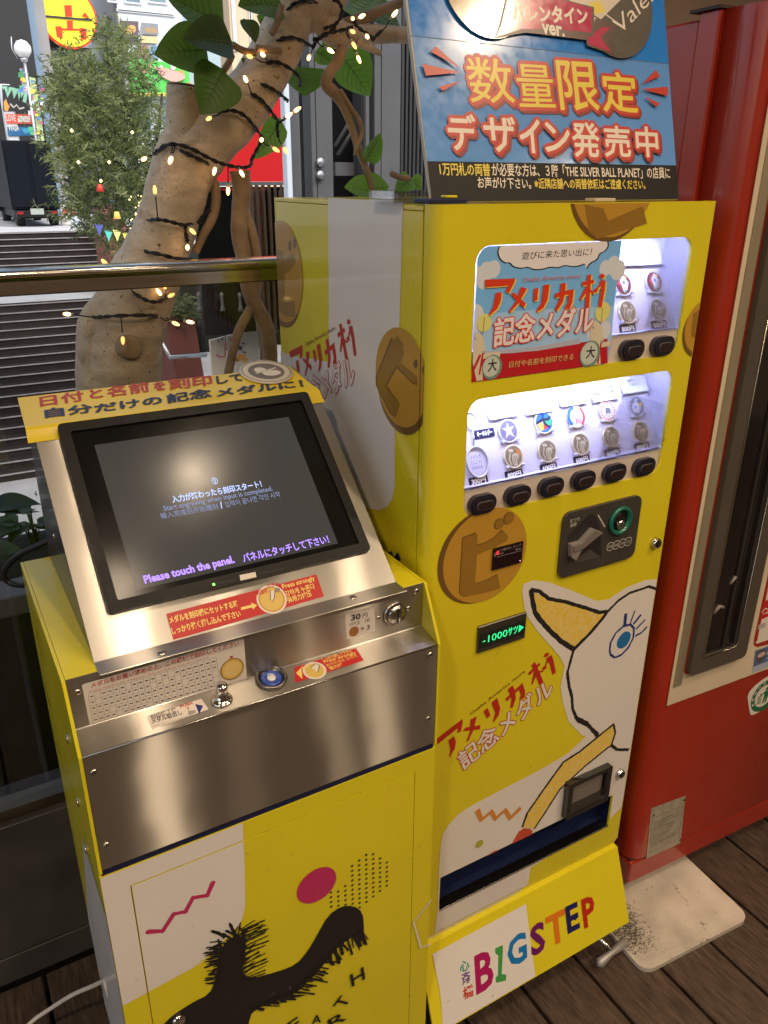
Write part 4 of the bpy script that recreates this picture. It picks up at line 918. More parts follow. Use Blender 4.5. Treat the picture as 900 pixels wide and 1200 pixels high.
# ---- logo, traced once on the poster, reused in two other places
def logo(A, refs, red, edge=None, white=None, small=None):
    H = lambda q: Art.L(Ah, q)
    Ah = Art(F, 0, zH); s3 = H([(128, 272), (778, 253), (718, 545)])
    t3 = refs
    if t3 is None: f = lambda p: p
    else:
        a = Matrix(((s3[1][0] - s3[0][0], s3[2][0] - s3[0][0]), (s3[1][1] - s3[0][1], s3[2][1] - s3[0][1]))); bb = Matrix(((t3[1][0] - t3[0][0], t3[2][0] - t3[0][0]), (t3[1][1] - t3[0][1], t3[2][1] - t3[0][1])))
        T = bb @ a.inverted()
        def f(p): q = T @ V((p[0] - s3[0][0], p[1] - s3[0][1])); return (q.x + t3[0][0], q.y + t3[0][1])
    kata = [[(128, 272), (298, 265), (291, 290), (262, 345), (240, 340), (258, 306), (130, 315)], [(188, 345), (222, 342), (216, 395), (196, 435), (155, 472), (149, 468), (174, 420)],
            [(328, 312), (362, 322), (318, 400), (268, 455), (258, 448), (298, 395)], [(270, 354), (290, 343), (356, 405), (342, 430)],
            [(400, 322), (425, 318), (419, 388), (397, 392)], [(453, 302), (487, 298), (476, 385), (452, 430), (418, 452), (412, 446), (444, 395)],
            [(516, 348), (622, 324), (614, 395), (598, 438), (568, 430), (588, 400), (592, 354), (518, 374)], [(548, 294), (577, 290), (574, 345), (560, 398), (528, 447), (514, 440), (542, 380)],
            [(667, 285), (734, 271), (733, 291), (666, 308)], [(697, 245), (718, 243), (707, 425), (683, 428)], [(690, 308), (653, 380), (661, 386), (702, 330)], [(704, 318), (736, 345), (728, 353), (702, 336)],
            [(768, 275), (798, 278), (793, 332), (776, 425), (757, 425), (771, 330)], [(770, 288), (746, 322), (752, 328), (776, 300)]]
    def sh(pl_, m, dx=0, dy=0):
        A.up(); n = 0
        for q in pl_:
            A.loc([f(p) for p in H([(x + dx, y + dy) for x, y in q])], m, up=False)
        for c in ((778, 253, 14), (742, 333, 12)): A.loc([f(p) for p in H([(c[0] + dx + c[2] * math.cos(t * .45), c[1] + dy + c[2] * math.sin(t * .45)) for t in range(14)])], m, up=False)
    if edge: sh(kata, edge, 7, 5)
    sh(kata, red)
    pq = [f(p) for p in H([(176, 645), (722, 560), (186, 486)])]
    A.fat('記念メダル', pq[0], pq[1], red, .0026, p2=pq[2], local=True); A.fat('記念メダル', pq[0], pq[1], white, .0010, p2=pq[2], local=True)
    pq = [f(p) for p in H([(338, 284), (658, 262), (340, 260)])]
    A.text('Osaka America mura', pq[0], pq[1], small or red, p2=pq[2], local=True)

# ---- the blue poster in the upper window
A = Art(F, .0006, zH); A.clip = (u_l + .0012, u_r, u_b + .0012, u_t - .0008)
skyb = mat('poster_sky', (.18, .46, .86), .4, coat=.3); skyb2 = mat('poster_sky_pale', (.34, .56, .84), .4); cloud = mat('poster_cloud', (.60, .64, .72), .4)
clipd = rrect(u_l + .0002, u_b + .0002, u_r + .1, u_t - .0002, .022)
pxr = [F.px(*p) for p in Z(*zH, [(892, 50), (812, 745)])]
poly = [p for p in clipd if p[0] < u_l + .05]
A.loc([(pxr[0][0], u_t - .0002)] + poly + [(pxr[1][0], u_b + .0002)], skyb)
A.poly([(62, 690), (62, 470), (400, 440), (850, 420), (830, 640), (500, 680)], skyb2)
for c in ((95, 245, 35), (140, 225, 40), (180, 215, 38), (125, 275, 40), (75, 470, 50), (75, 520, 40), (800, 210, 32), (845, 195, 38), (870, 220, 40), (740, 560, 40), (790, 555, 40)): A.circle(c[:2], (c[0] + c[2], c[1]), cloud, 18, up=(c[0] == 95))
bub = [(225, 75), (205, 95), (198, 125), (210, 160), (240, 185), (265, 180), (285, 205), (330, 215), (365, 205), (400, 222), (450, 220), (495, 205), (540, 212), (575, 195), (620, 205), (660, 200), (692, 185), (698, 222), (715, 185), (760, 165), (770, 130), (805, 115), (822, 85), (815, 55), (500, 60)]
A.poly(bub, BLK, 1)
A.poly([(510 + (x - 510) * .975, 66 + (y - 66) * .955) for x, y in bub], mat('bubble_white', (.72, .70, .74), .4), 1)
A.text('遊びに来た思い出に！', (335, 163), (722, 138), BLK, p2=(340, 120), bold=.008)
A.poly([(45, 690), (85, 690), (300, 680), (500, 655), (640, 625), (812, 600), (812, 745), (300, 812), (45, 845)], mat('poster_red', (.45, .012, .02), .4))
A.poly([(48, 690), (200, 685), (420, 668), (660, 628), (660, 600), (420, 645), (180, 668), (60, 668)], mat('poster_mauve', (.42, .44, .55), .4))
crm = mat('poster_cream', (.62, .56, .42), .4)
for ox, oy in ((0, 0), (655, -60)):
    A.poly([(60 + ox, 590 + oy), (100 + ox, 560 + oy), (125 + ox, 600 + oy), (135 + ox, 680 + oy), (215 + ox * .93, 672 + oy), (215 + ox * .93, 700 + oy), (60 + ox, 720 + oy)], crm)
    A.poly([(60 + ox, 715 + oy), (110 + ox, 690 + oy), (120 + ox, 830 + oy), (85 + ox, 835 + oy)], crm)
    A.line([(105 + ox, 690 + oy), (70 + ox, 770 + oy)], .004, mat('poster_red', (.45, .012, .02), .4)); A.line([(120 + ox, 680 + oy), (100 + ox, 800 + oy)], .003, mat('poster_red', (.45, .012, .02), .4))
    lem = mat('poster_lemon', (.66, .64, .22), .4); A.circle((128 + ox, 512 + oy), (168 + ox, 512 + oy), lem, 24); A.line([(128 + ox, 480 + oy), (120 + ox, 570 + oy)], .0012, GOLDD)
    for q in ((75, 598), (115, 570), (125, 675)): A.poly([(q[0] + ox - 12, q[1] + oy - 12), (q[0] + ox + 2, q[1] + oy), (q[0] + ox + 10, q[1] + oy - 14), (q[0] + ox + 4, q[1] + oy + 12)], mat('poster_bird_grey', (.25, .28, .42), .4))
    c = (170, 758) if ox == 0 else (712, 685)
    A.circle(c, (c[0] + 55, c[1] - 6), mat('badge_rim', (.16, .26, .22), .4)); A.circle((c[0] - 4, c[1] - 4), (c[0] + 42, c[1] - 8), mat('badge_face', (.5, .56, .5), .4)); A.text('大', (c[0] - 24, c[1] + 26), (c[0] + 24, c[1] + 20), BLK, h=.017, bold=.02)
A.text('日付や名前を刻印できる', (262, 762), (618, 716), mat('poster_gold_text', (.62, .42, .16), .4), p2=(266, 726), bold=.012)
logo(A, None, mat('logo_red', (.62, .045, .015), .4), mat('logo_yellow', (.75, .62, .12), .4), mat('logo_white', (.72, .68, .70), .4), mat('logo_small', (.62, .12, .10), .4))
A.build('poster', vm)

# ---- film graphics on the front
A = Art(F, .0006); A.clip = (.016, VW - .006, DZ0 + .001, VH - .001)
def coin(A, c, r, dx, glyph, dots, off=(0, 0)):
    A.loc(circ((c[0] + dx[0], c[1] + dx[1]), r, 56), GOLDR); A.loc(circ(c, r, 56), GOLD)
cc = F.px(569.3, 651.3); e0, e1 = F.px(521.3, 660), F.px(617.5, 645); rC = math.hypot(e0[0] - e1[0], e0[1] - e1[1]) / 2
coin(A, cc, rC, (-.010, .001), None, None)
A.z = zC
A.poly([(246, 297), (340, 262), (356, 280), (352, 345), (400, 335), (470, 295), (525, 240), (572, 292), (560, 322), (470, 372), (352, 420), (338, 618), (400, 602), (495, 555), (516, 655), (440, 680), (255, 718), (226, 690), (224, 660)], GOLDR)
A.poly([(254, 303), (346, 270), (356, 285), (352, 352), (400, 342), (470, 302), (528, 250), (572, 295), (560, 322), (470, 372), (352, 420), (338, 622), (400, 607), (497, 562), (516, 655), (440, 680), (258, 716), (234, 690), (232, 660)], GOLDD)
for c, e in (((512, 203), (546, 200)), ((580, 163), (617, 160))): A.circle((c[0] - 8, c[1]), (e[0] - 8, e[1]), GOLDR); A.circle(c, (e[0] - 3, e[1]), GOLDD)
A.build('coin_graphic', vm); A = Art(F, .0006); A.clip = (.016, VW - .006, DZ0 + .001, VH - .001)
A.z = None
coin(A, (F.px(717, 250)[0], VH + .033), .0785, (-.004, -.006), None, None)
A.z = (440, 0, .51111); A.poly([(478, 468), (522, 478), (533, 506), (612, 472), (622, 512), (508, 548), (488, 530)], GOLDD); A.z = None
A.build('coin_graphic', vm); A = Art(F, .0006); A.clip = (.016, VW - .006, DZ0 + .001, VH - .001)
cr = F.px(836, 381); coin(A, (VW + .012, cr[1]), .043, (-.004, -.006), None, None)
A.build('coin_graphic', vm); A = Art(F, .0014); A.clip = (.016, VW - .006, DZ0 + .001, VH - .001)
A.loc([(VW - .018, cr[1] + .022), (VW, cr[1] + .03), (VW, cr[1] - .02), (VW - .014, cr[1] - .012)], GOLDD)
A.build('coin_graphic', vm)

A = Art(F, .0006); A.clip = (.0165, VW - .0062, DZ0 + .0005, VH)
a_ = lambda p: Z(*zA, p); e_ = lambda p: Z(*zE, p); g_ = lambda p: Z(*zG, p); d_ = lambda p: Z(*zD, p)
head = [(310, 275), (313, 255), (335, 245), (375, 250), (430, 270), (490, 295), (518, 290), (560, 262), (605, 245), (660, 240)]
outline = a_(head) + e_([(920, 390), (862, 405)]) + g_([(745, 5), (456, 180), (440, 270), (435, 325), (80, 505), (92, 450), (105, 330), (108, 230), (112, 150)]) + e_([(25, 580), (35, 535), (60, 495), (100, 450), (150, 415), (230, 372), (330, 320), (450, 258), (545, 205), (610, 165), (690, 88)]) + a_([(455, 618), (422, 585), (408, 540), (402, 500), (412, 450), (398, 425), (345, 365), (318, 325)])
SLR = (s_l - .001, s_r + .001, s_b - .001, s_t + .001)
A.out(F.pl(outline), SLR, WHT)
cray = mat('crayon_black', (.014, .012, .011), .6); bpl = mat('brush_ochre', (.64, .43, .02), .5, var=.22, vscale=160, col2=(.72, .56, .22))
A.z = zD
A.poly([(118, 160), (200, 200), (300, 220), (400, 250), (520, 275), (490, 320), (420, 400), (340, 470), (280, 430), (220, 375), (160, 310), (128, 260)], bpl)
def px_w(z, w_, at): q = F.pl(Z(*z, [at, (at[0] + w_, at[1])])); return math.hypot(q[0][0] - q[1][0], q[0][1] - q[1][1])
k = px_w(zD, 1, (400, 400))
for pts, w_ in (([(103, 143), (110, 190), (125, 270), (160, 320), (220, 385), (280, 440), (342, 476)], 20), ([(100, 146), (150, 155), (200, 195), (300, 215), (400, 245), (480, 272), (527, 268)], 15), ([(527, 270), (490, 320), (420, 400), (340, 478)], 17), ([(525, 272), (590, 205), (650, 165), (760, 128), (803, 144)], 12), ([(340, 478), (318, 560), (305, 610), (315, 680), (330, 740), (335, 810), (365, 875), (420, 900), (478, 948)], 14)):
    A.line(pts, w_ * k, cray, .16)
blu = mat('brush_blue', (.012, .03, .18), .5); A.poly([(595, 405), (625, 375), (655, 380), (658, 410), (640, 450), (610, 475), (582, 468), (578, 440)], mat('iris_blue', (.012, .14, .36), .5), 2)
A.line([(540, 480), (545, 440), (575, 385), (615, 350), (655, 338), (675, 360), (672, 410), (645, 465), (605, 508), (568, 522), (545, 505), (540, 480)], 10 * k, blu, .15)
for pts, w_ in (([(630, 278), (623, 352)], 17), ([(680, 262), (655, 330)], 7), ([(714, 284), (672, 336)], 11), ([(737, 311), (686, 365)], 8), ([(748, 350), (715, 385), (682, 402)], 9)): A.line(pts, w_ * k, blu, .15)
A.z = zE; k = px_w(zE, 1, (500, 500))
A.poly([(588, 205), (660, 158), (815, 35), (823, 72), (808, 125), (690, 220), (570, 330), (500, 440), (452, 510), (398, 505), (420, 440), (500, 325)], bpl)
for pts, w_ in (([(397, 505), (420, 440), (500, 325), (587, 205), (660, 158), (815, 33), (824, 72), (806, 127)], 8), ([(806, 127), (690, 220), (570, 330), (500, 440), (452, 512)], 7), ([(640, 0), (690, 25), (745, 88)], 11), ([(806, 128), (830, 148), (886, 149)], 10)): A.line(pts, w_ * k, cray, .2)
A.clip = (.0165, VW - .0062, s_t + .0005, VH); cred = mat('crayon_red', (.55, .07, .03), .55, var=.3, vscale=200)
A.poly([(392, 508), (445, 512), (440, 545), (345, 590), (360, 560)], cred, 1); A.poly([(300, 606), (270, 612), (235, 635), (200, 660), (295, 620)], cred)
A.line([(190, 425), (210, 470), (255, 432), (275, 465), (318, 425), (342, 462), (390, 415)], 17 * k, mat('zigzag_orange', (.58, .22, .03), .5)); A.circle((200, 580), (216, 578), mat('dot_olive', (.36, .38, .04), .5), 20)
A.build('bird_graphic', vm)
A = Art(F, .0010); A.z = None; scf = mat('scuff', (.34, .27, .12), .6); rs = random.Random(5)
for i in range(34):
    x, z = rs.uniform(.03, VW - .03), rs.choice((rs.uniform(.30, .75), rs.uniform(.30, 1.5)))
    if l_b - .01 < z < u_t + .01 and x > .04 or s_b - .01 < z < s_t + .01: continue
    a = rs.uniform(0, 3.14); L0 = rs.uniform(.002, .012); A.line([(x, z), (x + L0 * math.cos(a) * .6, z + L0 * math.sin(a))], rs.uniform(.0003, .0008), scf, .4, local=True)
o = A.build('scuffs', vm); o['kind'] = 'stuff'

A = Art(F, .0006); A.clip = (.012, VW, 0, 2)
A2 = Art(F, .0006, zF); refs = A2.L([(42, 640), (700, 136), (735, 355)])
logo(A, refs, mat('logo_dark_red', (.42, .022, .012), .4), None, WHT, mat('logo_maroon', (.16, .03, .012), .4))
A.build('logo_lettering', vm)

# ---- left side film
LS = Surf((0, 0, 0), (0, -1, 0), (0, 0, 1))
A = Art(LS, .0006)
ymin = -(VD - .001)
A.poly([(384.8, 232), (472.8, 236), (468.5, 381), (463, 512), (463, 569), (460, 584), (454, 594), (445, 598), (432, 596), (332, 560), (329.3, 412), (340, 416), (386, 424)], WHT)
A.build('side_film', vm); A = Art(LS, .0010)
A.clip = (ymin, -.0268, .1, VH - .001)
c1 = LS.px(*Z(*zL, [(130, 450)])[0]); e1 = LS.px(*Z(*zL, [(133, 222)])[0]); r1 = abs(e1[1] - c1[1]); coin(A, (c1[0] - .012, c1[1]), r1, (-.006, -.010), None, None)
A.z = zL; A.poly([(90, 345), (120, 350), (125, 390), (165, 360), (180, 400), (150, 440), (128, 455), (128, 580), (172, 572), (178, 645), (130, 640), (92, 600)], GOLDD)
for q in ((152, 330), (172, 320)): A.poly([(q[0] - 8, q[1] - 20), (q[0] + 6, q[1] - 24), (q[0] + 8, q[1] + 18), (q[0] - 6, q[1] + 24)], GOLDR, 1)
A.z = None
c2 = LS.px(469.5, 443); e2 = LS.px(469.5, 384); r2 = abs(e2[1] - c2[1])
def side_coin(A):
    coin(A, c2, r2, (.004, -.010), None, None)
    A.z = zL; A.poly([(622, 722), (655, 768), (600, 870), (575, 900), (548, 905), (540, 880)], GOLDD)
    A.z = zM; A.poly([(598, -95), (655, -32), (640, 20), (710, 80), (712, 118), (690, 110), (622, 42), (578, 120), (635, 200), (615, 262), (590, 240), (530, 120), (528, 80)], GOLDR); A.poly([(604, -88), (655, -32), (640, 20), (708, 82), (708, 112), (692, 104), (622, 32), (570, 120), (632, 202), (614, 255), (594, 235), (536, 118), (534, 82)], GOLDD)
    for c in ((706, 22), (742, 50)): A.poly([(c[0] - 16, c[1]), (c[0], c[1] - 24), (c[0] + 12, c[1]), (c[0], c[1] + 28)], GOLDR, 2)
    A.z = None
A.build('side_graphic', vm); A = Art(LS, .0010); A.clip = (ymin, -.0268, .1, VH - .001); side_coin(A); A.build('side_graphic', vm); A = Art(LS, .0012)
A.clip = None
A2 = Art(LS, 0); refs = A2.L(Z(*zL, [(148, 795), (410, 664)]) + Z(*zM, [(437, 100)]))
logo(A, refs, mat('logo_dark_red', (.42, .022, .012), .4), None, WHT, mat('logo_maroon', (.16, .03, .012), .4))
A.z = zM; A.poly([(585, 850), (600, 845), (608, 872), (628, 850), (640, 885), (612, 895)], NAVY)
A.build('side_graphic', vm)
A = Art(LS, .0006); A.clip = (-.0258, -.0182, .1, VH); side_coin(A); A.build('door_edge_graphic', vm)

# ---- coin unit, displays, locks, cup, slot, kick panel
kq = [F.px(*p) for p in Z(*zK, [(82, 165), (668, 26), (615, 500), (52, 638)])]
kx0, kx1 = (kq[0][0] + kq[3][0]) / 2, (kq[1][0] + kq[2][0]) / 2; kz1 = (kq[0][1] + kq[1][1]) / 2; kz0 = (kq[2][1] + kq[3][1]) / 2
b = MB(); b.prism(F, rrect(kx0, kz0, kx1, kz1, .014), -.003, .006, GREYP); cu_ = b.build('coin_unit', vm, bevel=.0012)
KS = Surf((0, -.006, 0), (1, 0, 0), (0, 0, 1))
A = Art(KS, .0004, zK)
dkr = mat('unit_recess', (.018, .016, .018), .5); tw_ = mat('unit_text', (.5, .47, .42), .5)
A.poly([(130, 345), (225, 245), (300, 172), (345, 195), (372, 270), (385, 495), (175, 552), (172, 515), (128, 500)], dkr); A.poly([(175, 520), (300, 440), (345, 480), (380, 495), (178, 550)], mat('unit_shelf', (.06, .055, .05), .5)); 
A.text('おつり', (146, 242), (216, 224), tw_, h=.0062, bold=.01); A.text('返却', (146, 276), (192, 264), tw_, h=.0068, bold=.01); A.line([(357, 182), (408, 272)], .0022, tw_)
for c, s in zip(((449, 420), (494, 408), (539, 394), (583, 381)), ('500', '100', '50', '10')):
    q, r = A.circle(c, (c[0] + 27, c[1] - 6), tw_, 28); A.loc(circ(q, r * .86, 28), GREYP); ww = r * (.6 if len(s) == 3 else .42); A.text(s, (q[0] - ww, q[1] - r * .3), (q[0] + ww, q[1] - r * .3), tw_, h=r * .6, local=True)
A.build('unit_print', cu_)
c, e = KS.px(*Z(*zK, [(520, 222)])[0]), KS.px(*Z(*zK, [(604, 200)])[0]); rr = math.hypot(c[0] - e[0], c[1] - e[1])
b = MB(); b.lathe(KS.at(*c), (0, -1, 0), [(rr, .0002), (rr, .004), (rr * .93, .0065), (rr * .78, .0065), (rr * .70, .0015), (rr * .66, .0005)], mat('slot_green', (.005, .12, .075), .35, coat=.3), 36)
b.build('slot_ring', cu_)
b = MB(); b.lathe(KS.at(*c), (0, -1, 0), [(rr * .68, .0006), (rr * .68, .0012), (.0005, .0013)], BLKP, 30); b.box(KS.at(c[0] - rr * .55, c[1] - rr * .02, .0014), KS.at(c[0] + rr * .5, c[1] + rr * .10, .004), mat('slot_black', (.004, .004, .004), .6)); b.lathe(KS.at(c[0] + rr * .1, c[1] - rr * .33, 0), (0, -1, 0), [(rr * .38, .0014), (rr * .34, .004), (.001, .0055)], STEELD, 18); b.build('coin_slot', cu_)
b = MB(); lv = [KS.px(*p) for p in Z(*zK, [(130, 395), (205, 375), (295, 275), (365, 300), (205, 430), (165, 505), (130, 490)])]
b.prism(KS, lv, .0005, .010, LGREY); b.build('return_lever', cu_, bevel=.0015)
b = MB(); lv2 = [KS.px(*p) for p in Z(*zK, [(142, 400), (205, 380), (295, 282), (350, 302), (205, 418), (140, 440)])]; b.prism(KS, lv2, .010, .0125, mat('lever_top', (.16, .14, .125), .45)); b.build('lever_grip', cu_, bevel=.001)

dq = [F.px(*p) for p in Z(*zC, [(355, 915), (690, 822), (680, 1000), (345, 1103)])]
x0, x1 = (dq[0][0] + dq[3][0]) / 2, (dq[1][0] + dq[2][0]) / 2; z1, z0 = (dq[0][1] + dq[1][1]) / 2, (dq[2][1] + dq[3][1]) / 2
b = MB(); b.box((x0, -.005, z0), (x1, .0, z1), mat('display_bezel', (.12, .11, .09), .3, .8), .0012, 1); dsp = b.build('led_display', vm)
b = MB(); hz_ = z1 - z0; b.box((x0 + .003, -.006, z0 + hz_ * .2), (x1 - .003, -.0052, z1 - hz_ * .26), mat('display_glass', (.012, .02, .014), .2)); b.build('display_screen', dsp)
A = Art(Surf((0, -.0062, 0), (1, 0, 0), (0, 0, 1)), .0002); grn = glow('led_green', (.04, .9, .28), .85)
A.text('-1000ｻﾂ', (x0 + .008, z0 + hz_ * .33), (x1 - .018, z0 + hz_ * .33), grn, h=hz_ * .3, local=True); A.loc([(x1 - .016, z0 + hz_ * .34), (x1 - .006, z0 + hz_ * .48), (x1 - .016, z0 + hz_ * .62)], grn); A.build('led_text', dsp)
dq = [F.px(*p) for p in Z(*zC, [(458, 372), (668, 320), (657, 468), (452, 522)])]
x0, x1 = (dq[0][0] + dq[3][0]) / 2, (dq[1][0] + dq[2][0]) / 2; z1, z0 = (dq[0][1] + dq[1][1]) / 2, (dq[2][1] + dq[3][1]) / 2
b = MB(); b.box((x0, -.0040, z0), (x1, -.0022, z1), mat('small_window_black', (.012, .004, .006), .25)); sd = b.build('status_window', vm)
A = Art(Surf((0, -.0041, 0), (1, 0, 0), (0, 0, 1)), .0003); gt = mat('status_text', (.3, .27, .25), .5)
A.text('つり銭切れ ランプ', (x0 + .007, z1 - .0075), (x1 - .004, z1 - .0075), gt, h=.0048, local=True); A.text('600　　　800', (x0 + .008, z1 - .0125), (x1 - .004, z1 - .0125), gt, h=.003, local=True); A.line([(x0 + .007, z1 - .015), (x1 - .002, z1 - .015)], .0006, gt, local=True); A.text('¥', (x0 + .0012, z1 - .014), (x0 + .005, z1 - .014), gt, h=.007, local=True)
A.loc(circ((x0 + .0075, z1 - .008), .003, 14), glow('led_red', (1, .02, .04), 1.2)); A.loc(circ((x1 - .004, z0 + .004), .0008, 8), glow('led_pink', (1, .3, .4), 2)); A.build('status_text', sd)
for p in (Z(*zK, [(783, 388)])[0], Z(*zE, [(842, 255)])[0]):
    c = F.px(*p); b = MB(); b.lathe(F.at(*c), (0, -1, 0), [(.0098, 0), (.0098, .003), (.0085, .009), (.0068, .0095), (.0060, .0085), (.001, .0085)], CHROME, 24); lk = b.build('lock', vm)
    b = MB(); b.lathe(F.at(*c), (0, -1, 0), [(.0055, .0086), (.0052, .0098), (.0005, .0099)], BLKP, 20); b.box(F.at(c[0] - .0008, c[1] - .003, .0099), F.at(c[0] + .0008, c[1] + .003, .0102), CHROME); b.build('keyhole', lk)
b = MB(); hole = rrect(cx0 + .011, cz0 + .011, cx1 - .012, cz1 - .009, .004, 3)
b.prism(F, rrect(cx0, cz0, cx1, cz1, .003, 3), .0015, .014, mat('cup_black', (.012, .011, .010), .22, coat=.4), holes=[hole]); cup = b.build('coin_return_cup', vm, bevel=.0012)
b = MB(); b.prism(F, rrect(cx0 + .009, cz0 + .009, cx1 - .010, cz1 - .007, .004, 3), .0018, .0026, mat('cup_back', (.05, .045, .04), .3)); b.build('cup_back', cup)
b = MB(); b.add([F.at(cx0 + .011, cz0 + .011, .012), F.at(cx1 - .012, cz0 + .011, .012), F.at(cx1 - .012, cz0 + .026, .003), F.at(cx0 + .011, cz0 + .026, .003)], [[0, 1, 2, 3]], STEELD); b.box(F.at(cx0 + .014, cz0 + .027, .004), F.at(cx1 - .016, cz1 - .012, .0055), mat('cup_flap', (.16, .14, .12), .15, coat=.6)); b.build('cup_flap', cup)
# retrieval slot recess
b = MB(); y1 = .085
for q in ([(s_l - .002, .0045, s_b - .001), (s_r + .002, .0045, s_b - .001), (s_r + .002, y1, s_b + .02), (s_l - .002, y1, s_b + .02)], [(s_l - .002, .0045, s_t + .002), (s_r + .002, .0045, s_t + .002), (s_r + .002, y1, s_t - .004), (s_l - .002, y1, s_t - .004)], [(s_l - .002, y1, s_b), (s_r + .002, y1, s_b), (s_r + .002, y1, s_t), (s_l - .002, y1, s_t)],
          [(s_l - .002, .0045, s_b - .001), (s_l - .002, y1, s_b), (s_l - .002, y1, s_t), (s_l - .002, .0045, s_t + .002)], [(s_r + .002, .0045, s_b - .001), (s_r + .002, y1, s_b), (s_r + .002, y1, s_t), (s_r + .002, .0045, s_t + .002)]): b.add(q, [[0, 1, 2, 3]], mat('slot_navy', (.006, .012, .045), .8, spec=.1))
sr = b.build('retrieval_slot', vm)
b = MB(); b.box((s_l + .001, -.0025, s_b - .0005), (s_r - .001, .02, s_b + .0035), STEELD, .001, 1); b.build('slot_lip', sr)
# kick panel
kt, kb_ = V((0, -.008, .270)), V((0, -.066, .112))
b = MB(); b.profile([(.0, .2845), (.004, .2705), (-.0065, .2695), (-.066, .112), (-.062, .110), (-.002, .266), (.014, .266), (.014, .2845)], 0, .004, VW - .008, YEL); kp = b.build('kick_panel', vm)
KP = Surf((0, -.008, .270), (1, 0, 0), kt - kb_)
A = Art(KP, .0005, zG)
A.clip = (.005, VW - .009, -.166, -.0005)
A.poly([(85, 508), (96, 560), (112, 640), (120, 700), (125, 800), (300, 800), (475, 601), (462, 510), (448, 400), (438, 318)], WHT)
A.clip = None
def L_(s, p0, p1, p2, c): A.text(s, p0, p1, mat('letter_' + '%.2f_%.2f_%.2f' % c, c, .4), p2=p2, bold=.03)
L_('B', (254, 655), (314, 622), (246, 520), (.36, .008, .10)); A.poly([(321, 487), (350, 473), (351, 500), (346, 583), (364, 585), (362, 607), (325, 616), (323, 598), (332, 585), (333, 512), (322, 505)], mat('letter_green', (.05, .28, .06), .4)); L_('G', (374, 560), (440, 525), (368, 456), (.008, .16, .42)); L_('S', (462, 515), (508, 490), (456, 408), (.13, .008, .10)); L_('T', (526, 480), (590, 446), (515, 374), (.62, .16, .012)); L_('E', (598, 427), (638, 406), (588, 334), (.012, .012, .09)); L_('P', (660, 407), (700, 388), (648, 306), (.42, .02, .008))
A.circle((624, 370), (631, 368), mat('letter_0.01_0.01_0.09', (.012, .012, .09), .4), 14)
for s, p0, p1, h, c in (('心', (190, 578), (224, 564), .020, (.02, .26, .20)), ('斎', (198, 625), (228, 612), .022, (.16, .08, .28)), ('橋', (202, 680), (240, 664), .023, (.5, .05, .02))): A.text(s, p0, p1, mat('kanji_%.2f_%.2f' % (c[0], c[1]), c, .4), h=h, bold=.022)
A.line([(310, 668), (314, 660)], .0012, GREYP, .3); A.line([(140, 690), (150, 680)], .001, LGREY, .3)
A.build('lettering', kp)
KL = Surf((0, -.0, .2845), (1, 0, 0), V((0, -.004, .014)))
A = Art(KL, .0005); xw = KP.px(*Z(*zG, [(438, 318)])[0])[0]; A.loc([(.03, -.0140), (xw, -.0140), (xw, -.001), (.03, -.001)], WHT); A.build('lip_film', kp)
b = MB(); b.box((.01, .012, .05), (VW - .012, VD - .02, .118), BLKP); b.build('plinth', vm)
for x in (.04, VW - .045):
    for y in (.05, VD - .06):
        b = MB(); b.lathe((x, y, 0), (0, 0, 1), [(.022, 0), (.022, .008), (.010, .012), (.010, .05)], STEELD, 16); ft = b.build('levelling_foot', vm)
        if y < .1 and x > .2:
            b = MB(); o3 = V((x, y - .01, .035))
            p = on(703, 1128, 2, .03); q = on(733, 1103, 2, .038); b.tube([p + V((-.006, -.004, -.004)), p, p * .6 + q * .4, q, q + V((.004, 0, 0))], [.005, .011, .0065, .011, .005], mat('cast_aluminium', (.36, .35, .33), .5, .5), 12); b.tube([(p + q) / 2, V((x, y, .04))], .005, STEELD, 8); b.build('wing_nut', ft)
# clear stand and the announcement board on top
acr = glass('clear_acrylic', (.9, .9, .92), .12, .02)
t = thing('acrylic_tray', 'small clear acrylic tray on the yellow machine beside the sign board', 'tray', V(W(488, 236, .13).x * V((1, 0, 0)) + V((0, .13, VH))))
x0 = on(458, 236, 2, VH).x; b = MB(); p0 = on(459, 238, 2, VH); p1 = on(506, 236, 2, VH)
b.box((p0.x, p0.y - .005, VH + .0005), (p1.x, p0.y + .06, VH + .004), acr); b.build('base', t)
b = MB(); b.box((p0.x, p0.y - .005, VH + .0045), (p1.x, p0.y - .002, VH + .014), acr); b.box((p0.x, p0.y + .057, VH + .0045), (p1.x, p0.y + .06, VH + .014), acr); b.box((p0.x, p0.y - .0015, VH + .0045), (p0.x + .003, p0.y + .0565, VH + .014), acr); b.build('rim', t)

SB = V((.0323, .06, VH + .001)); lean = V((0, .075, .262)).normalized()
SS = Surf(SB, (1, 0, 0), lean)
sw = SS.px(795, 235)[0]; sh_ = .31
bd = thing('announcement_board', 'blue announcement board with yellow and white Japanese lettering leaning on the yellow machine', 'sign board', SB + V((sw / 2, 0, 0)))
foam = mat('foam_edge', (.5, .47, .43), .6); gloss = lambda n, c: mat(n, c, .17, coat=.6, rvar=.05, vscale=40, bump=.006, bscale=60)
b = MB(); b.prism(SS, [(0, 0), (sw, 0), (sw - .004, sh_), (-.004, sh_)], -.006, 0, foam); b.build('board', bd)
b = MB(); b.tube([SS.at(sw * .3, .2, -.007), V((SB.x + sw * .3, .26, VH + .003))], .004, BLKP, 6); b.tube([SS.at(sw * .7, .2, -.007), V((SB.x + sw * .7, .26, VH + .003))], .004, BLKP, 6); b.build('back_strut', bd)
A = Art(SS, .0003); A.clip = (.0, sw, .0005, sh_)
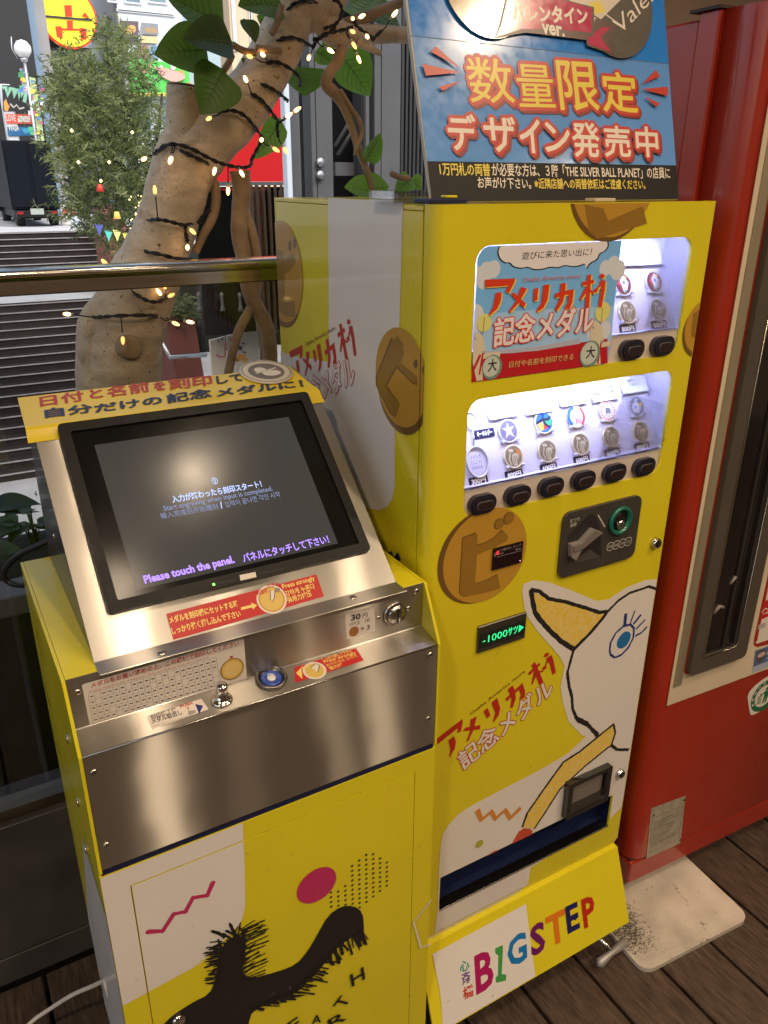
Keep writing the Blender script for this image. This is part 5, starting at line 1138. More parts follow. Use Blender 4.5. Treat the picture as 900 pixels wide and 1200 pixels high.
sb1 = gloss('board_blue', (.12, .31, .72)); sb2 = gloss('board_blue_deep', (.025, .22, .70)); blkp = mat('board_black', (.010, .009, .010), .5, spec=.3)
A.loc([(0, 0), (sw, 0), (sw, sh_), (0, sh_)], sb1)
seam = SS.pl([(480, 41.5), (640, 58.5), (784, 75)])
A.loc([(-.004, seam[0][1]), seam[1], (sw, seam[2][1]), (sw, sh_), (-.004, sh_)], sb2); A.h += .0003
A.line([(-.004, seam[0][1] - .0004), (seam[1][0], seam[1][1] - .0004), (sw, seam[2][1] - .0004)], .0006, mat('seam_grey', (.1, .14, .2), .5), local=True)
bb_ = SS.pl([(500, 189), (792, 194)]); A.loc([(0, 0), (sw, 0), (sw, bb_[1][1]), (0, bb_[0][1])], blkp)
zN = (440, 0, 460 / 900); zQ = (480, 120, 320 / 900); zO = (470, 0, 170 / 900); zP = (640, 0, 160 / 900)
A.z = zQ; yt_ = mat('board_yellow', (.72, .58, .06), .3); wt_ = mat('board_white', (.72, .66, .58), .3); rt_ = mat('board_red', (.50, .035, .02), .3); rd_ = mat('board_dark_red', (.24, .02, .015), .3)
A.text('1万円札の両替', (100, 240), (266, 243), yt_, h=.0155, bold=.018); A.text('が必要な方は、３階「THE SILVER BALL PLANET」の店員に', (272, 243), (858, 252), wt_, h=.0165, bold=.012)
A.text('お声がけ下さい。', (225, 283), (400, 286), wt_, h=.0145, bold=.012); A.text('※近隣店舗への両替依頼はご遠慮ください。', (412, 285), (776, 287), yt_, h=.0140, bold=.012)
A.z = zN
def puff(ch, p0, p1, h, m, bold, sq=None):
    hN = h
    A.fat(ch, p0, p1, rd_, .0056, h=hN, sh=(.0035, -.0035)); A.fat(ch, p0, p1, rt_, .0054, h=hN); A.fat(ch, p0, p1, m, .0004 if ch in '数量' else .0010, h=hN)
for ch, p0, p1, h in (('数', (218, 236), (320, 238), .056), ('量', (330, 245), (412, 247), .054), ('限', (424, 252), (512, 254), .064), ('定', (522, 256), (600, 260), .054)): puff(ch, p0, p1, h, yt_, .045)
for ch, p0, p1, h in (('デ', (170, 344), (232, 346), .044), ('ザ', (252, 348), (322, 350), .044), ('イ', (332, 350), (378, 352), .043), ('ン', (388, 348), (444, 352), .038), ('発', (452, 360), (512, 362), .046), ('売', (524, 360), (582, 362), .042), ('中', (596, 360), (645, 362), .042)): puff(ch, p0, p1, h, wt_, .045)
A.z = zO
for q in ([(172, 328), (205, 296), (360, 432)], [(120, 402), (360, 457), (145, 478)], [(225, 545), (362, 508), (248, 572)]): A.poly(q, rt_)
A.z = zP
for q in ([(710, 468), (738, 510), (620, 560)], [(790, 578), (786, 640), (615, 594)], [(738, 690), (710, 710), (630, 640)]): A.poly(q, rt_)
A.z = zN
c, r = A.circle((545, 10), (628, 10), gloss('board_taupe', (.13, .115, .10)), 60); A.loc(circ(c, r * .92, 60), mat('board_taupe_line', (.05, .045, .04), .3)); A.loc(circ(c, r * .91, 60), gloss('board_taupe', (.13, .115, .10)))
A.poly([(380, -60), (520, -60), (560, 0), (500, 60), (470, 40), (380, 20)], mat('board_cream', (.62, .55, .45), .3)); A.poly([(500, 45), (548, 62), (520, 120), (480, 90)], mat('board_brown', (.09, .045, .035), .3))
A.poly([(485, 10), (510, 5), (523, 30), (498, 36)], yt_); A.line([(430, 0), (480, 30), (530, 60)], .002, mat('board_brown', (.09, .045, .035), .3)); A.line([(515, 30), (552, 58)], .002, wt_)
A.text('Valenti', (555, 85), (665, -30), wt_, h=.022)
c, r = A.circle((250, -40), (345, -40), gloss('board_sand', (.40, .30, .15)), 50)
brn = mat('board_brown', (.09, .045, .035), .3); pk_ = gloss('board_pink', (.50, .055, .12))
A.poly([(268, 92), (278, 60), (300, -30), (496, 20), (496, 82), (508, 60), (540, 62), (516, 88), (545, 130), (480, 108), (478, 95), (340, 78)], brn); A.poly([(272, 88), (285, 60), (305, -30), (490, 22), (490, 78), (400, 70), (330, 70)], pk_); A.poly([(482, 92), (512, 66), (534, 66), (510, 88), (535, 122), (484, 105)], pk_)
A.text('バレンタイン', (312, 50), (482, 58), wt_, h=.020, bold=.04)
A.fat('ver.', (378, 80), (428, 87), brn, .0016, h=.012); A.text('ver.', (378, 80), (428, 87), wt_, h=.012, bold=.03)
A.build('print', bd)

# ------------------------------------------------------------------ the engraving machine
EL, ER, EY, EB, ET = -.5055, -.0105, -.055, .335, 1.033
em = thing('engraving_machine', 'low yellow engraving machine with slanted touch screen and brushed steel panels', 'engraving machine', ((EL + ER) / 2, .12, 0))
CF = Surf((0, EY, 0), (1, 0, 0), (0, 0, 1))
zR = (0, 760, 520 / 900); zT = (220, 960, 320 / 900); zU = (0, 960, 240 / 900); zS = (60, 680, 240 / 900); zV = (340, 660, .2); zX = (180, 640, 220 / 900); zY = (140, 530, 280 / 900)
b = MB()
for x in (EL, ER - .004):                                   # two side plates whose edges show as yellow lines
    b.profile([(EB, .06), (EB, ET), (-.018, ET), (-.0585, .953), (-.0585, .775), (EY + .003, .772), (EY + .003, .06)], 0, x, x + .004, YEL)
b.box((EL + .0045, -.0145, ET - .004), (ER - .0045, EB, ET), YEL); b.box((EL + .0045, EB - .004, .06), (ER - .0045, EB, ET - .0045), YEL)
b.box((EL + .0045, EY + .004, .06), (ER - .0045, EB - .005, .74), YEL)
cab = b.build('cabinet', em, bevel=.0008)
b = MB()
dl, dt_, dr = CF.px(165, 1115)[0], (CF.px(154.9, 1039)[1] + CF.px(488, 901.6)[1]) / 2, CF.px(483, 1050)[0]
frame = MB(); frame.prism(CF, [(EL, .06), (ER, .06), (ER, .7675), (EL, .7675)], -.0035, 0, YEL, holes=[[(dl, .09), (dr, .09), (dr, dt_), (dl, dt_)]]); frame.build('door_frame', em)
b = MB(); b.prism(CF, [(dl + .0012, .0912), (dr - .0012, .0912), (dr - .0012, dt_ - .0012), (dl + .0012, dt_ - .0012)], -.003, .0002, YEL); edoor = b.build('cabinet_door', em)
b = MB(); b.box((EL + .004, EY + .001, .768), (ER - .004, EY + .02, .7795), NAVY); b.build('blue_strip', em)

FP = Surf((0, -.0575, 0), (1, 0, 0), (0, 0, 1)); EVP = Surf((0, -.015, 0), (1, 0, 0), (0, 0, 1)); LD = Surf((0, -.0575, .9525), (1, 0, 0), V((0, .0425, .0095)))
b = MB(); b.profile([(-.0575, .780), (-.0575, .9515), (-.0565, .9525), (-.0160, .962), (-.0150, .963), (-.0150, ET - .0006), (-.0140, ET - .0006), (-.0135, .9610), (-.0555, .9510), (-.0560, .780)], 0, EL + .0045, ER - .0045, STEEL); b.build('steel_panel', em, bevel=.0006)
b = MB(); b.tube([(EL + .005, -.0574, .9525), (ER - .005, -.0574, .9525)], .0013, STEELD, 8); b.build('panel_fold', em)
def screw(S, px, par, r=.0045):
    c = S.px(*px); b = MB(); b.lathe(S.at(*c), S.n, [(r, .0002), (r * .95, .0012), (r * .6, .0022), (.0004, .0026)], SCREW, 14)
    b.box(S.at(c[0] - r * .6, c[1] - r * .12, .0018) , S.at(c[0] + r * .6, c[1] + r * .12, .00275), BLKP); b.build('screw', par)
for p in ((110, 905), (125, 990), (504, 767), (501.8, 842)): screw(FP, p, em)
for p in ((91, 811), (488, 692.5)): screw(EVP, p, em)

# hood with the touch screen
HY0, HZ0, HY1, HZ1 = .002, ET + .001, .247, 1.258
HL, HR = -.465, -.0492
HS = Surf((0, HY0, HZ0), (1, 0, 0), V((0, HY1 - HY0, HZ1 - HZ0)))
hl = math.hypot(HY1 - HY0, HZ1 - HZ0)
TS = Surf((0, HY1, HZ1), (1, 0, 0), V((0, .080, .019)))
b = MB(); b.prism(HS, [(HL, 0), (HR, 0), (HR, hl), (HL, hl)], -.0015, 0, STEEL); b.box((HL, HY0 - .030, ET + .0004), (HR, HY0 + .001, ET + .0018), STEEL, .0006, 1); hood = b.build('hood_front', em)
FLs = Surf((0, 0, ET + .0018), (1, 0, 0), (0, 1, 0))
for p in ((189.5, 766), (413.5, 700.5)): screw(FLs, p, hood, .0055)
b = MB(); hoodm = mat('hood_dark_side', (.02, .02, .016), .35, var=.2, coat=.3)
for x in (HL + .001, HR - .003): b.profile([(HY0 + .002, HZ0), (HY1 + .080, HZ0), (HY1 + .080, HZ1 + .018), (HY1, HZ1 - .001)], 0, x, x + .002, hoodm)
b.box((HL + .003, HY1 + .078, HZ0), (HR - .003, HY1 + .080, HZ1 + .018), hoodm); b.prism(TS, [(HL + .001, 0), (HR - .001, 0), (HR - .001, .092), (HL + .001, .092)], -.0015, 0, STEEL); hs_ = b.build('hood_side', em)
LSE = Surf((HL + .001, 0, 0), (0, -1, 0), (0, 0, 1))
for p in ((43, 578), (64, 628)): screw(LSE, p, hs_, .004)
# monitor
q = [HS.px(*p) for p in ((66.7, 503), (358, 462), (429, 644.5), (130.5, 726.7))]
mx0, mx1 = (q[0][0] + q[3][0]) / 2, (q[1][0] + q[2][0]) / 2; my1, my0 = (q[0][1] + q[1][1]) / 2, (q[2][1] + q[3][1]) / 2
mx0 -= .001; mx1 += .001
b = MB(); bz = .014
b.prism(HS, rrect(mx0, my0, mx1, my1, .006, 3), .0003, .0105, BLKP, holes=[rrect(mx0 + bz, my0 + bz, mx1 - bz, my1 - bz, .002, 2)]); mon = b.build('monitor', em, bevel=.0025)
scrm = mat('screen_glass', (.006, .006, .006), .15, spec=.2, rvar=.03, vscale=5)
b = MB(); b.prism(HS, [(mx0 + bz - .001, my0 + bz - .001), (mx1 - bz + .001, my0 + bz - .001), (mx1 - bz + .001, my1 - bz + .001), (mx0 + bz - .001, my1 - bz + .001)], .002, .0062, scrm); scr = b.build('touch_screen', mon)
SC = Surf(HS.at(0, 0, .0064), HS.ux, HS.uy)
q = [SC.px(*p) for p in ((111, 522), (339, 488), (394.5, 636), (160, 693))]
sx0, sx1 = (q[0][0] + q[3][0]) / 2, (q[1][0] + q[2][0]) / 2; sy1, sy0 = (q[0][1] + q[1][1]) / 2, (q[2][1] + q[3][1]) / 2
lit = mat('screen_lit', (.012, .012, .012), .17, spec=.2, rvar=.03, vscale=5, emit=(.50, .46, .41), es=.05)
A = Art(SC, 0); A.loc([(sx0, sy0), (sx1, sy0), (sx1, sy1), (sx0, sy1)], lit); A.z = zY
tb, tg, tp = glow('text_blue_white', (.50, .62, 1), .75), glow('text_blue_grey', (.32, .38, .62), .5), glow('text_violet', (.40, .24, 1), 1.0)
A.text('⑤', (352, 122), (373, 119), tb, h=.0105, bold=.01)
A.text('入力が終わったら刻印スタート！', (202, 191), (538, 131), tb, h=.0108, bold=.025); A.text('Start engraving when input is completed.', (170, 227), (580, 150), tg, h=.0098, bold=.01); A.text('输入完成后开始雕刻', (158, 252), (374, 214), tg, h=.0092); A.text('/', (384, 212), (392, 210), tb, h=.010, bold=.02); A.text('입력이 끝나면 각인 시작', (402, 209), (608, 168), tg, h=.0092)
A.text('Please touch the panel.', (100, 503), (437, 424), tp, h=.0135, bold=.035); A.text('パネルにタッチして下さい！', (470, 416), (792, 342), tp, h=.0125, bold=.02)
A.build('screen_text', scr)
MS = Surf(HS.at(0, 0, .0106), HS.ux, HS.uy)
A = Art(MS, .0002, zY); A.poly([(452, 463), (512, 451), (516, 470), (456, 484)], mat('badge_white', (.62, .56, .5), .4)); A.circle((355, 498), (360, 497), glow('power_green', (.15, 1, .1), 2.5), 14)
A.line([(362, 496), (436, 481)], .0010, BLK); A.line([(526, 458), (620, 438)], .0010, BLK); A.build('badge', mon)
# stickers
A = Art(HS, .0002, zX); srd = mat('sticker_red', (.48, .018, .02), .3, coat=.4); syl = mat('sticker_yellow', (.75, .58, .16), .35); swh = mat('sticker_white', (.68, .62, .56), .35, coat=.3)
def roundpoly(A, pts, m, k=2):
    q = A.L(pts); out = []
    n = len(q)
    for i in range(n):
        p, a, c = q[i], q[i - 1], q[(i + 1) % n]; t = .05
        out += [(p[0] + (a[0] - p[0]) * t, p[1] + (a[1] - p[1]) * t), p, (p[0] + (c[0] - p[0]) * t, p[1] + (c[1] - p[1]) * t)]
    A.loc(smoothed(out, 1), m)
roundpoly(A, [(60, 325), (780, 135), (817, 242), (95, 450)], srd)
A.text('メダルを刻印機にセットする時', (80, 372), (408, 290), syl, h=.0092, bold=.03); A.text('しっかり強く押し込んで下さい', (92, 424), (420, 338), syl, h=.0092, bold=.03)
A.poly([(418, 294), (470, 281), (466, 271), (496, 283), (476, 305), (473, 294), (420, 307)], syl)
c, r = A.circle((566, 255), (634, 238), swh); A.loc(circ(c, r * .88, 30), GOLD); A.loc(circ(c, r * .78, 30), mat('sticker_gold', (.62, .42, .10), .35)); A.poly([(560, 215), (580, 212), (576, 255), (568, 268), (560, 250)], swh, 1); A.line([(558, 212), (560, 255), (568, 268), (578, 250), (582, 212), (606, 208)], .001, BLK); A.poly([(582, 200), (606, 204), (600, 225), (584, 220)], LGREY); A.text('PUSH!!', (500, 238), (550, 222), srd, h=.006, bold=.03); A.text('カチッ', (545, 202), (604, 190), srd, h=.006, bold=.03)
A.text('Press strongly', (622, 212), (776, 170), syl, h=.0082, bold=.025); A.text('강하게 누른다', (636, 244), (776, 205), syl, h=.0085, bold=.02); A.text('強用力按压', (646, 274), (760, 240), syl, h=.0082, bold=.02)
A.build('press_sticker', hood)
A = Art(EVP, .0002, zS)
roundpoly(A, [(134, 458), (846, 250), (860, 437), (172, 650)], swh)
A.text('メダルをお買い求めの上、この機械で刻印してください', (176, 474), (825, 285), srd, h=.0072, bold=.02)
gr = mat('table_grey', (.3, .28, .27), .5); dkx = mat('table_ink', (.06, .05, .06), .5)
def bil(s, t): # point of the table: s along, t down
    a = (162 + (545 - 162) * 1.0 * s * 1.47, 495 - 166 * s * 1.0); return (162 + 562 * s + 22 * t, 500 - 162 * s + 128 * t)
for t in (0, .22, .42, .62, .82, 1): A.line([bil(0, t), bil(1, t)], .00045, gr, up=(t == 0))
for i in range(22): A.line([bil(i / 21, 0), bil(i / 21, 1)], .0004, gr, up=(i == 0))
A.up()
for i in range(21):
    for j in range(5):
        if rnd.random() < .88:
            s, t = (i + .5) / 21, (j + .5) / 5; a, c_ = bil(s - .012, t), bil(s + .012, t); A.line([a, c_], .0013, dkx if j % 2 else NAVY, up=False)
A.text('Please engrave the medal you have purchased with this machine', (168, 492), (690, 340), srd, h=.0022)
c, r = A.circle((794, 388), (845, 372), GOLDD); A.loc(circ(c, r * .9, 30), mat('sticker_gold', (.62, .42, .10), .35)); A.loc(circ(c, r * .72, 30), mat('sticker_gold_pale', (.70, .50, .18), .35)); A.poly([(784, 332), (796, 329), (797, 337), (785, 340)], srd)
A.build('instruction_sheet', em)
A = Art(EVP, .0002, zV)
roundpoly(A, [(322, 297), (490, 254), (497, 398), (331, 446)], swh)
A.text('30', (358, 337), (410, 325), dkx, h=.0085, bold=.05); A.text('円', (424, 322), (452, 314), dkx, h=.0072, bold=.02); A.text('10円玉　3枚', (345, 372), (468, 340), dkx, h=.0060); c, r = A.circle((373, 399), (402, 392), mat('coin_copper', (.33, .15, .05), .35), 26); A.text('10', (c[0] - r * .5, c[1] - r * .35), (c[0] + r * .5, c[1] - r * .35), mat('coin_copper_dark', (.18, .08, .03), .35), h=r * .8, local=True); A.text('× 3', (412, 398), (464, 386), dkx, h=.0075, bold=.02)
A.build('price_sticker', em)
c = EVP.px(*Z(*zV, [(610, 290)])[0]); e = EVP.px(*Z(*zV, [(678, 275)])[0]); r = math.hypot(c[0] - e[0], c[1] - e[1]) * .95
b = MB(); b.lathe(EVP.at(*c), (0, -1, 0), [(r, .0002), (r, .004), (r * .86, .006), (r * .80, .0045), (r * .74, .0085), (r * .3, .0105), (.0005, .011)], STEELD, 32); b.box(EVP.at(c[0] - .0012, c[1] - r * .62, .0085), EVP.at(c[0] + .0012, c[1] + r * .62, .0113), mat('slot_black', (.004, .004, .004), .6)); cs = b.build('coin_slot', em)
for p in Z(*zV, [(518, 318), (692, 262)]): screw(EVP, p, cs, .0035)
# ledge: push pin, tray sticker, engraving port, warning sticker
A = Art(LD, .0003, zS); roundpoly(A, [(420, 602), (660, 521), (692, 568), (445, 655)], swh); nv = mat('sticker_navy', (.02, .03, .16), .4)
A.text('刻印終了後', (442, 614), (555, 578), dkx, h=.0085, bold=.02); A.text('メダル取出し', (446, 632), (578, 590), dkx, h=.0085, bold=.03); A.text('Please take out after engraving', (452, 648), (600, 602), gr, h=.003); A.poly([(632, 545), (668, 552), (650, 588)], nv); A.poly([(600, 575), (632, 572), (636, 582), (605, 596)], gr); A.poly([(596, 560), (606, 558), (602, 572)], srd); A.text('PUSH', (570, 562), (622, 546), srd, h=.004, bold=.03); A.build('take_out_sticker', em)
c = LD.px(*Z(*zS, [(750, 528)])[0]); n_ = LD.n
b = MB(); b.lathe(LD.at(*c), n_, [(.0135, .0003), (.0135, .003), (.0115, .0042), (.0072, .0048), (.0072, .016), (.0066, .017), (.0073, .018), (.0073, .0265), (.0060, .0285), (.0005, .029)], CHROME, 28); b.build('push_pin', em)
A = Art(LD, .0003, zV); roundpoly(A, [(24, 612), (385, 498), (432, 570), (30, 702)], srd)
A.poly([(34, 645), (66, 612), (72, 680)], syl); c, r = A.circle((143, 630), (208, 614), swh); A.loc(circ(c, r * .8, 26), mat('sticker_gold', (.62, .42, .10), .35)); A.poly([(120, 610), (150, 590), (170, 600), (160, 640)], swh); A.line([(120, 612), (150, 590), (172, 600), (162, 640)], .001, BLK); A.text('PUSH!!', (72, 622), (120, 606), syl, h=.004, bold=.03)
A.text('しっかり押して下さい', (195, 578), (365, 524), syl, h=.0065, bold=.02); A.text('Press strongly', (205, 592), (390, 536), syl, h=.0062, bold=.02); A.text('눌러주세요 강하게', (215, 610), (395, 552), syl, h=.0058); A.text('强力按', (235, 628), (310, 603), syl, h=.006, bold=.02); A.build('warning_sticker', em)
c = LD.px(318, 796); e = LD.px(340, 790); r = .021
b = MB(); b.lathe(LD.at(*c), n_, [(r, .0002), (r, .0045), (r * .92, .006), (r * .80, .005), (r * .78, .0012), (.001, .001)], mat('port_steel', (.20, .19, .18), .3, 1.0), 36); po = b.build('engraving_port', em)
b = MB(); b.lathe(LD.at(*c), n_, [(r * .7, .0014), (r * .62, .0032), (r * .35, .0036), (r * .33, .002), (.001, .002)], mat('port_blue', (.02, .06, .35), .3, coat=.4), 30); b.lathe(LD.at(*c), n_, [(r * .3, .0024), (r * .26, .004), (.001, .0042)], mat('port_white', (.62, .62, .66), .3), 20); b.build('port_insert', po)
# film on the door and its frame
A = Art(CF, .0005); ttl = [(0, 0)]
wp = Z(*zR, [(200, 462), (488, 345), (492, 352), (496, 440), (497, 520)]) + Z(*zT, [(186, 300), (180, 325), (166, 350), (140, 378), (80, 440), (40, 470), (0, 490)]) + Z(*zU, [(900, 622), (545, 816), (440, 800)])
A.clip = (EL + .0005, ER - .0005, .02, .767); g0 = .0008; A.out(CF.pl(wp), (dl - .0004, dr + .0004, .02, dt_ + .0004), WHT); c_all = A.clip; A.clip = (dl + .0016, dr - .0016, .092, dt_ - .0016); A.loc(CF.pl(wp), WHT); A.clip = c_all
pink = mat('film_pink', (.45, .025, .11), .4, coat=.3)
A.z = zR; k = .00133 * 0 + math.hypot(*[a - b_ for a, b_ in zip(CF.px(*Z(*zR, [(360, 540)])[0]), CF.px(*Z(*zR, [(361, 540)])[0]))])
A.line([(300, 574), (330, 572), (352, 538), (376, 533), (391, 505), (420, 500), (431, 475)], 11 * k, pink)
for p in ((300, 574), (431, 475)): A.circle(p, (p[0] + 5.2, p[1]), pink, 14)
for p in ((330, 572), (352, 538), (376, 533), (391, 505), (420, 500)): A.circle(p, (p[0] + 5.0, p[1]), pink, 14, up=False)
A.z = zT; dg = mat('dot_dark', (.035, .04, .03), .45); A.up()
d0 = CF.px(*Z(*zT, [(565, 213)])[0]); rd0 = .058
for i in range(-6, 7):
    for j in range(-7, 8):
        x, z = i * .0122, j * .0098 + (.0049 if i % 2 else 0)
        if math.hypot(x, z) < .056 + rnd.uniform(-.004, .004) and not (x < -.015 and z > .012): A.loc(circ((d0[0] + x, d0[1] + z), .0022, 12), dg, up=False)
c1 = CF.px(*Z(*zT, [(424, 216)])[0]); ea, eb_ = CF.px(*Z(*zT, [(358, 235)])[0]), CF.px(*Z(*zT, [(489, 195)])[0]); A.loc(circ(c1, math.hypot(ea[0] - eb_[0], ea[1] - eb_[1]) / 2 * .98, 48), pink)
A.z = zR
silh = [(250, 830), (330, 762), (350, 742), (390, 716), (424, 700), (436, 672), (441, 640), (446, 610), (460, 590), (480, 580), (499, 588), (496, 620), (489, 655), (508, 668), (560, 655), (600, 640), (624, 612), (645, 575), (665, 540), (690, 522), (715, 520), (735, 533), (738, 570), (735, 596), (722, 578), (690, 600), (670, 622), (640, 660), (600, 698), (560, 714), (512, 732), (502, 762), (500, 840)]
A.clip = (dl, dr, .091, .7); A.poly(silh, BLK, 1)
for i in range(46):
    a = R(rnd.uniform(-150, 60) - 90); c = (rnd.uniform(450, 500), rnd.uniform(585, 640)); L_ = rnd.uniform(22, 62)
    if math.cos(a) < -.2 and L_ > 45: L_ = 40
    A.line([c, (c[0] + math.cos(a) * L_ * .5, c[1] + math.sin(a) * L_ * .5 - 3), (c[0] + math.cos(a) * L_ + rnd.uniform(-4, 4), c[1] + math.sin(a) * L_)], rnd.uniform(2.5, 6.5) * k, BLK, .25, taper=True, up=False)
for i in range(34): y = 560 + i * 3.2; A.line([(490, y + 6), (530 + rnd.uniform(-18, 18), y - 14 + rnd.uniform(-5, 5))], rnd.uniform(2, 4) * k, BLK, .3, taper=True, up=False)
for i in range(26): y = 592 + i * 3.4; A.line([(450, y), (424 + rnd.uniform(-14, 10), y + 3 + rnd.uniform(-5, 5))], rnd.uniform(2, 5) * k, BLK, .3, taper=True, up=False)
und = [(738, 575), (720, 590), (690, 606), (665, 632), (635, 666), (600, 700), (560, 714), (512, 732)]
for i in range(80):
    t = rnd.uniform(0, len(und) - 1.01); j = int(t); f_ = t - j; p = (und[j][0] + (und[j + 1][0] - und[j][0]) * f_, und[j][1] + (und[j + 1][1] - und[j][1]) * f_)
    A.line([(p[0] - 4, p[1] - 8), (p[0] + rnd.uniform(-2, 12), p[1] + rnd.uniform(6, 24))] if j < 3 else [(p[0] - 14, p[1] - 2), (p[0] + rnd.uniform(6, 34), p[1] + rnd.uniform(-6, 8))], rnd.uniform(2, 5) * k, BLK, .3, taper=True, up=False)
A.z = zT
for s, p0, p1, h in (('E', (338, 700), (372, 676), .026), ('A', (405, 678), (436, 664), .020), ('R', (468, 690), (520, 655), .026), ('T', (512, 620), (538, 586), .028), ('H', (540, 548), (582, 522), .030)): A.text(s, p0, p1, BLK, h=h, bold=.012)
A.clip = (dr + .001, ER - .0005, .02, .767); A.z = zT; A.line([(800, 262), (742, 335), (766, 420), (800, 408)], .0035, WHT)
A.build('door_graphic', em)
A = Art(CF, .0016); scf = mat('scuff', (.34, .27, .12), .6)
for i in range(26):
    x, z = rnd.uniform(EL + .02, ER - .02), rnd.uniform(.35, .75); a = rnd.uniform(0, 3.14); L0 = rnd.uniform(.002, .010); A.line([(x, z), (x + L0 * math.cos(a), z + L0 * math.sin(a))], rnd.uniform(.0003, .0007), scf, .4, local=True)
o = A.build('scuffs', em); o['kind'] = 'stuff'
b = MB(); c = CF.px(209, 1194); b.lathe(CF.at(*c), (0, -1, 0), [(.010, .0004), (.010, .004), (.0075, .007), (.001, .0075)], CHROME, 20); b.build('lock', em)
ES = Surf((EL, 0, 0), (0, -1, 0), (0, 0, 1)); A = Art(ES, .0006)
A.clip = (-EB + .002, .0545, .07, .70); A.loc([(-EB, .3), (-.1, .70), (.0545, .70), (.0545, .07), (-EB, .07)], WHT); A.build('side_film', em)
for z in (.92, .80, .70): b = MB(); b.lathe((EL, .03 + (.92 - z) * .2, z), (-1, 0, 0), [(.006, 0), (.006, .002), (.001, .003)], SCREW, 12); b.build('side_screw', em)
b = MB(); b.box((EL + .01, EY + .02, .0), (ER - .01, EB - .01, .0595), BLKP); b.build('plinth', em)
# yellow title sheet laid over the hood's top edge
def bend(t):                      # t = distance behind the front edge of the sheet (metres), 0 = on the screen slope
    f0 = .022
    if t < f0: return HS.at(0, hl - f0 + t, .0012)
    return TS.at(0, t - f0, .0012)
sheet = mat('sheet_yellow', (.70, .52, .02), .28, coat=.4, var=.05)
b = MB(); ts = [0, .012, .018, .021, .024, .028, .045, .07, .09, .113]; vs = []
for i, t in enumerate(ts):
    p = bend(t); off = V((0, -.001, .0015)) if .015 < t < .03 else V((0, 0, 0))
    for x in (HL - .010 + t * .05, HR + .004 - t * .1): vs.append(V((x, p.y, p.z)) + off)
b.add(vs, [[2 * i, 2 * i + 1, 2 * i + 3, 2 * i + 2] for i in range(len(ts) - 1)], sheet, True); ys = b.build('title_sheet', em, fix=False)
ST = Surf(TS.at(0, 0, .0016), TS.ux, TS.uy); SHf = Surf(HS.at(0, 0, .0030), HS.ux, HS.uy)
A = Art(ST, .0001, (20, 420, 380 / 900)); trd = mat('sheet_red', (.42, .05, .03), .35); tnv = mat('sheet_navy', (.03, .035, .07), .35)
for s, p0, p1, h, m in (('日付', (66, 134), (186, 117), .040, trd), ('と', (204, 112), (238, 107), .034, trd), ('名前', (252, 108), (368, 92), .040, trd), ('を', (382, 92), (412, 86), .034, trd), ('刻印', (424, 88), (542, 74), .040, trd), ('して', (556, 72), (628, 62), .030, tnv)): A.fat(s, p0, p1, m, .0010, p2=(p0[0] - 3, p0[1] - h * 700))
A.build('red_lettering', ys)
SM = Surf(TS.at(0, 0, .0016), TS.ux, TS.uy)
A = Art(SM, .0006, (20, 420, 380 / 900))
for s, p0, p1, h in (('自分', (80, 166), (210, 150), .030), ('だけの', (218, 152), (404, 126), .027), ('記念', (418, 126), (540, 108), .031), ('メダルに！', (556, 108), (795, 80), .027)): A.fat(s, p0, p1, tnv, .0011, p2=(p0[0] - 3, p0[1] - h * 820))
A.build('navy_lettering', ys)
c = TS.px(312, 438); b = MB(); b.lathe(TS.at(c[0], c[1], .003), TS.n, [(.043, 0), (.043, .0012), (.001, .0013)], mat('medal_card', (.58, .52, .42), .35, coat=.3), 40); mc = b.build('medal_card', ys)
A = Art(Surf(TS.at(0, 0, .0044), TS.ux, TS.uy), .0001); A.loc(circ(c, .039, 36), mat('medal_card_line', (.22, .18, .13), .4)); A.loc(circ(c, .0375, 36), mat('medal_card', (.58, .52, .42), .35)); A.loc(circ(c, .029, 32), mat('medal_card_grey', (.16, .14, .12), .4))
A.loc(circ((c[0] + .006, c[1] - .008), .015, 20, .010), mat('medal_card_pale', (.66, .62, .56), .4)); A.loc(circ((c[0] - .008, c[1] + .006), .010, 16), mat('medal_card_pale', (.66, .62, .56), .4)); A.line([(c[0] - .02, c[1] - .004), (c[0], c[1] + .002), (c[0] + .02, c[1] + .008)], .004, mat('medal_card', (.58, .52, .42), .35), local=True); A.build('medal_print', mc)

# ------------------------------------------------------------------ the red drinks machine
RA = R(-3.0); R0 = V((.607, .037, 0)); RM = Matrix.Translation(R0) @ Matrix.Rotation(RA, 4, 'Z')
RS = Surf(R0, RM.to_3x3() @ V((1, 0, 0)), (0, 0, 1))
rm = thing('red_vending_machine', 'tall worn red vending machine with cream panel and tall dark window', 'vending machine', R0 + V((.45, .3, 0)))
RW, RH = .98, 1.815; r_ = .035
b = MB(RM); b.box((-.004, .135, .055), (RW, .70, RH - .012), REDM, .004, 1); b.build('cabinet', rm)
b = MB(RM); b.box((-.010, .090, .055), (RW, .133, RH - .004), REDM, .003, 1); b.box((-.014, .088, RH - .0035), (.03, .15, RH + .001), mat('lid_black', (.03, .02, .018), .6)); b.build('door_flange', rm)
b = MB(RM); prof = [(r_ - r_ * math.sin(R(a)), r_ - r_ * math.cos(R(a))) for a in range(0, 91, 9)] + [(-.001, .0875), (RW, .0875), (RW, 0)]
crx = [RS.px(780, 827)[0], RS.px(900, 786)[0]]; cz = RS.px(780, 827)[1]; fx0 = RS.px(801, 789)[0]; fx1 = RS.px(867, 764)[0]; fz = RS.px(833, 777)[1]
n = len(prof); vs = [(x, y, z) for z in (.125, RH - .004) for x, y in prof]
b.add(vs, [[i, (i + 1) % n, n + (i + 1) % n, n + i] for i in range(n)], REDM, True)
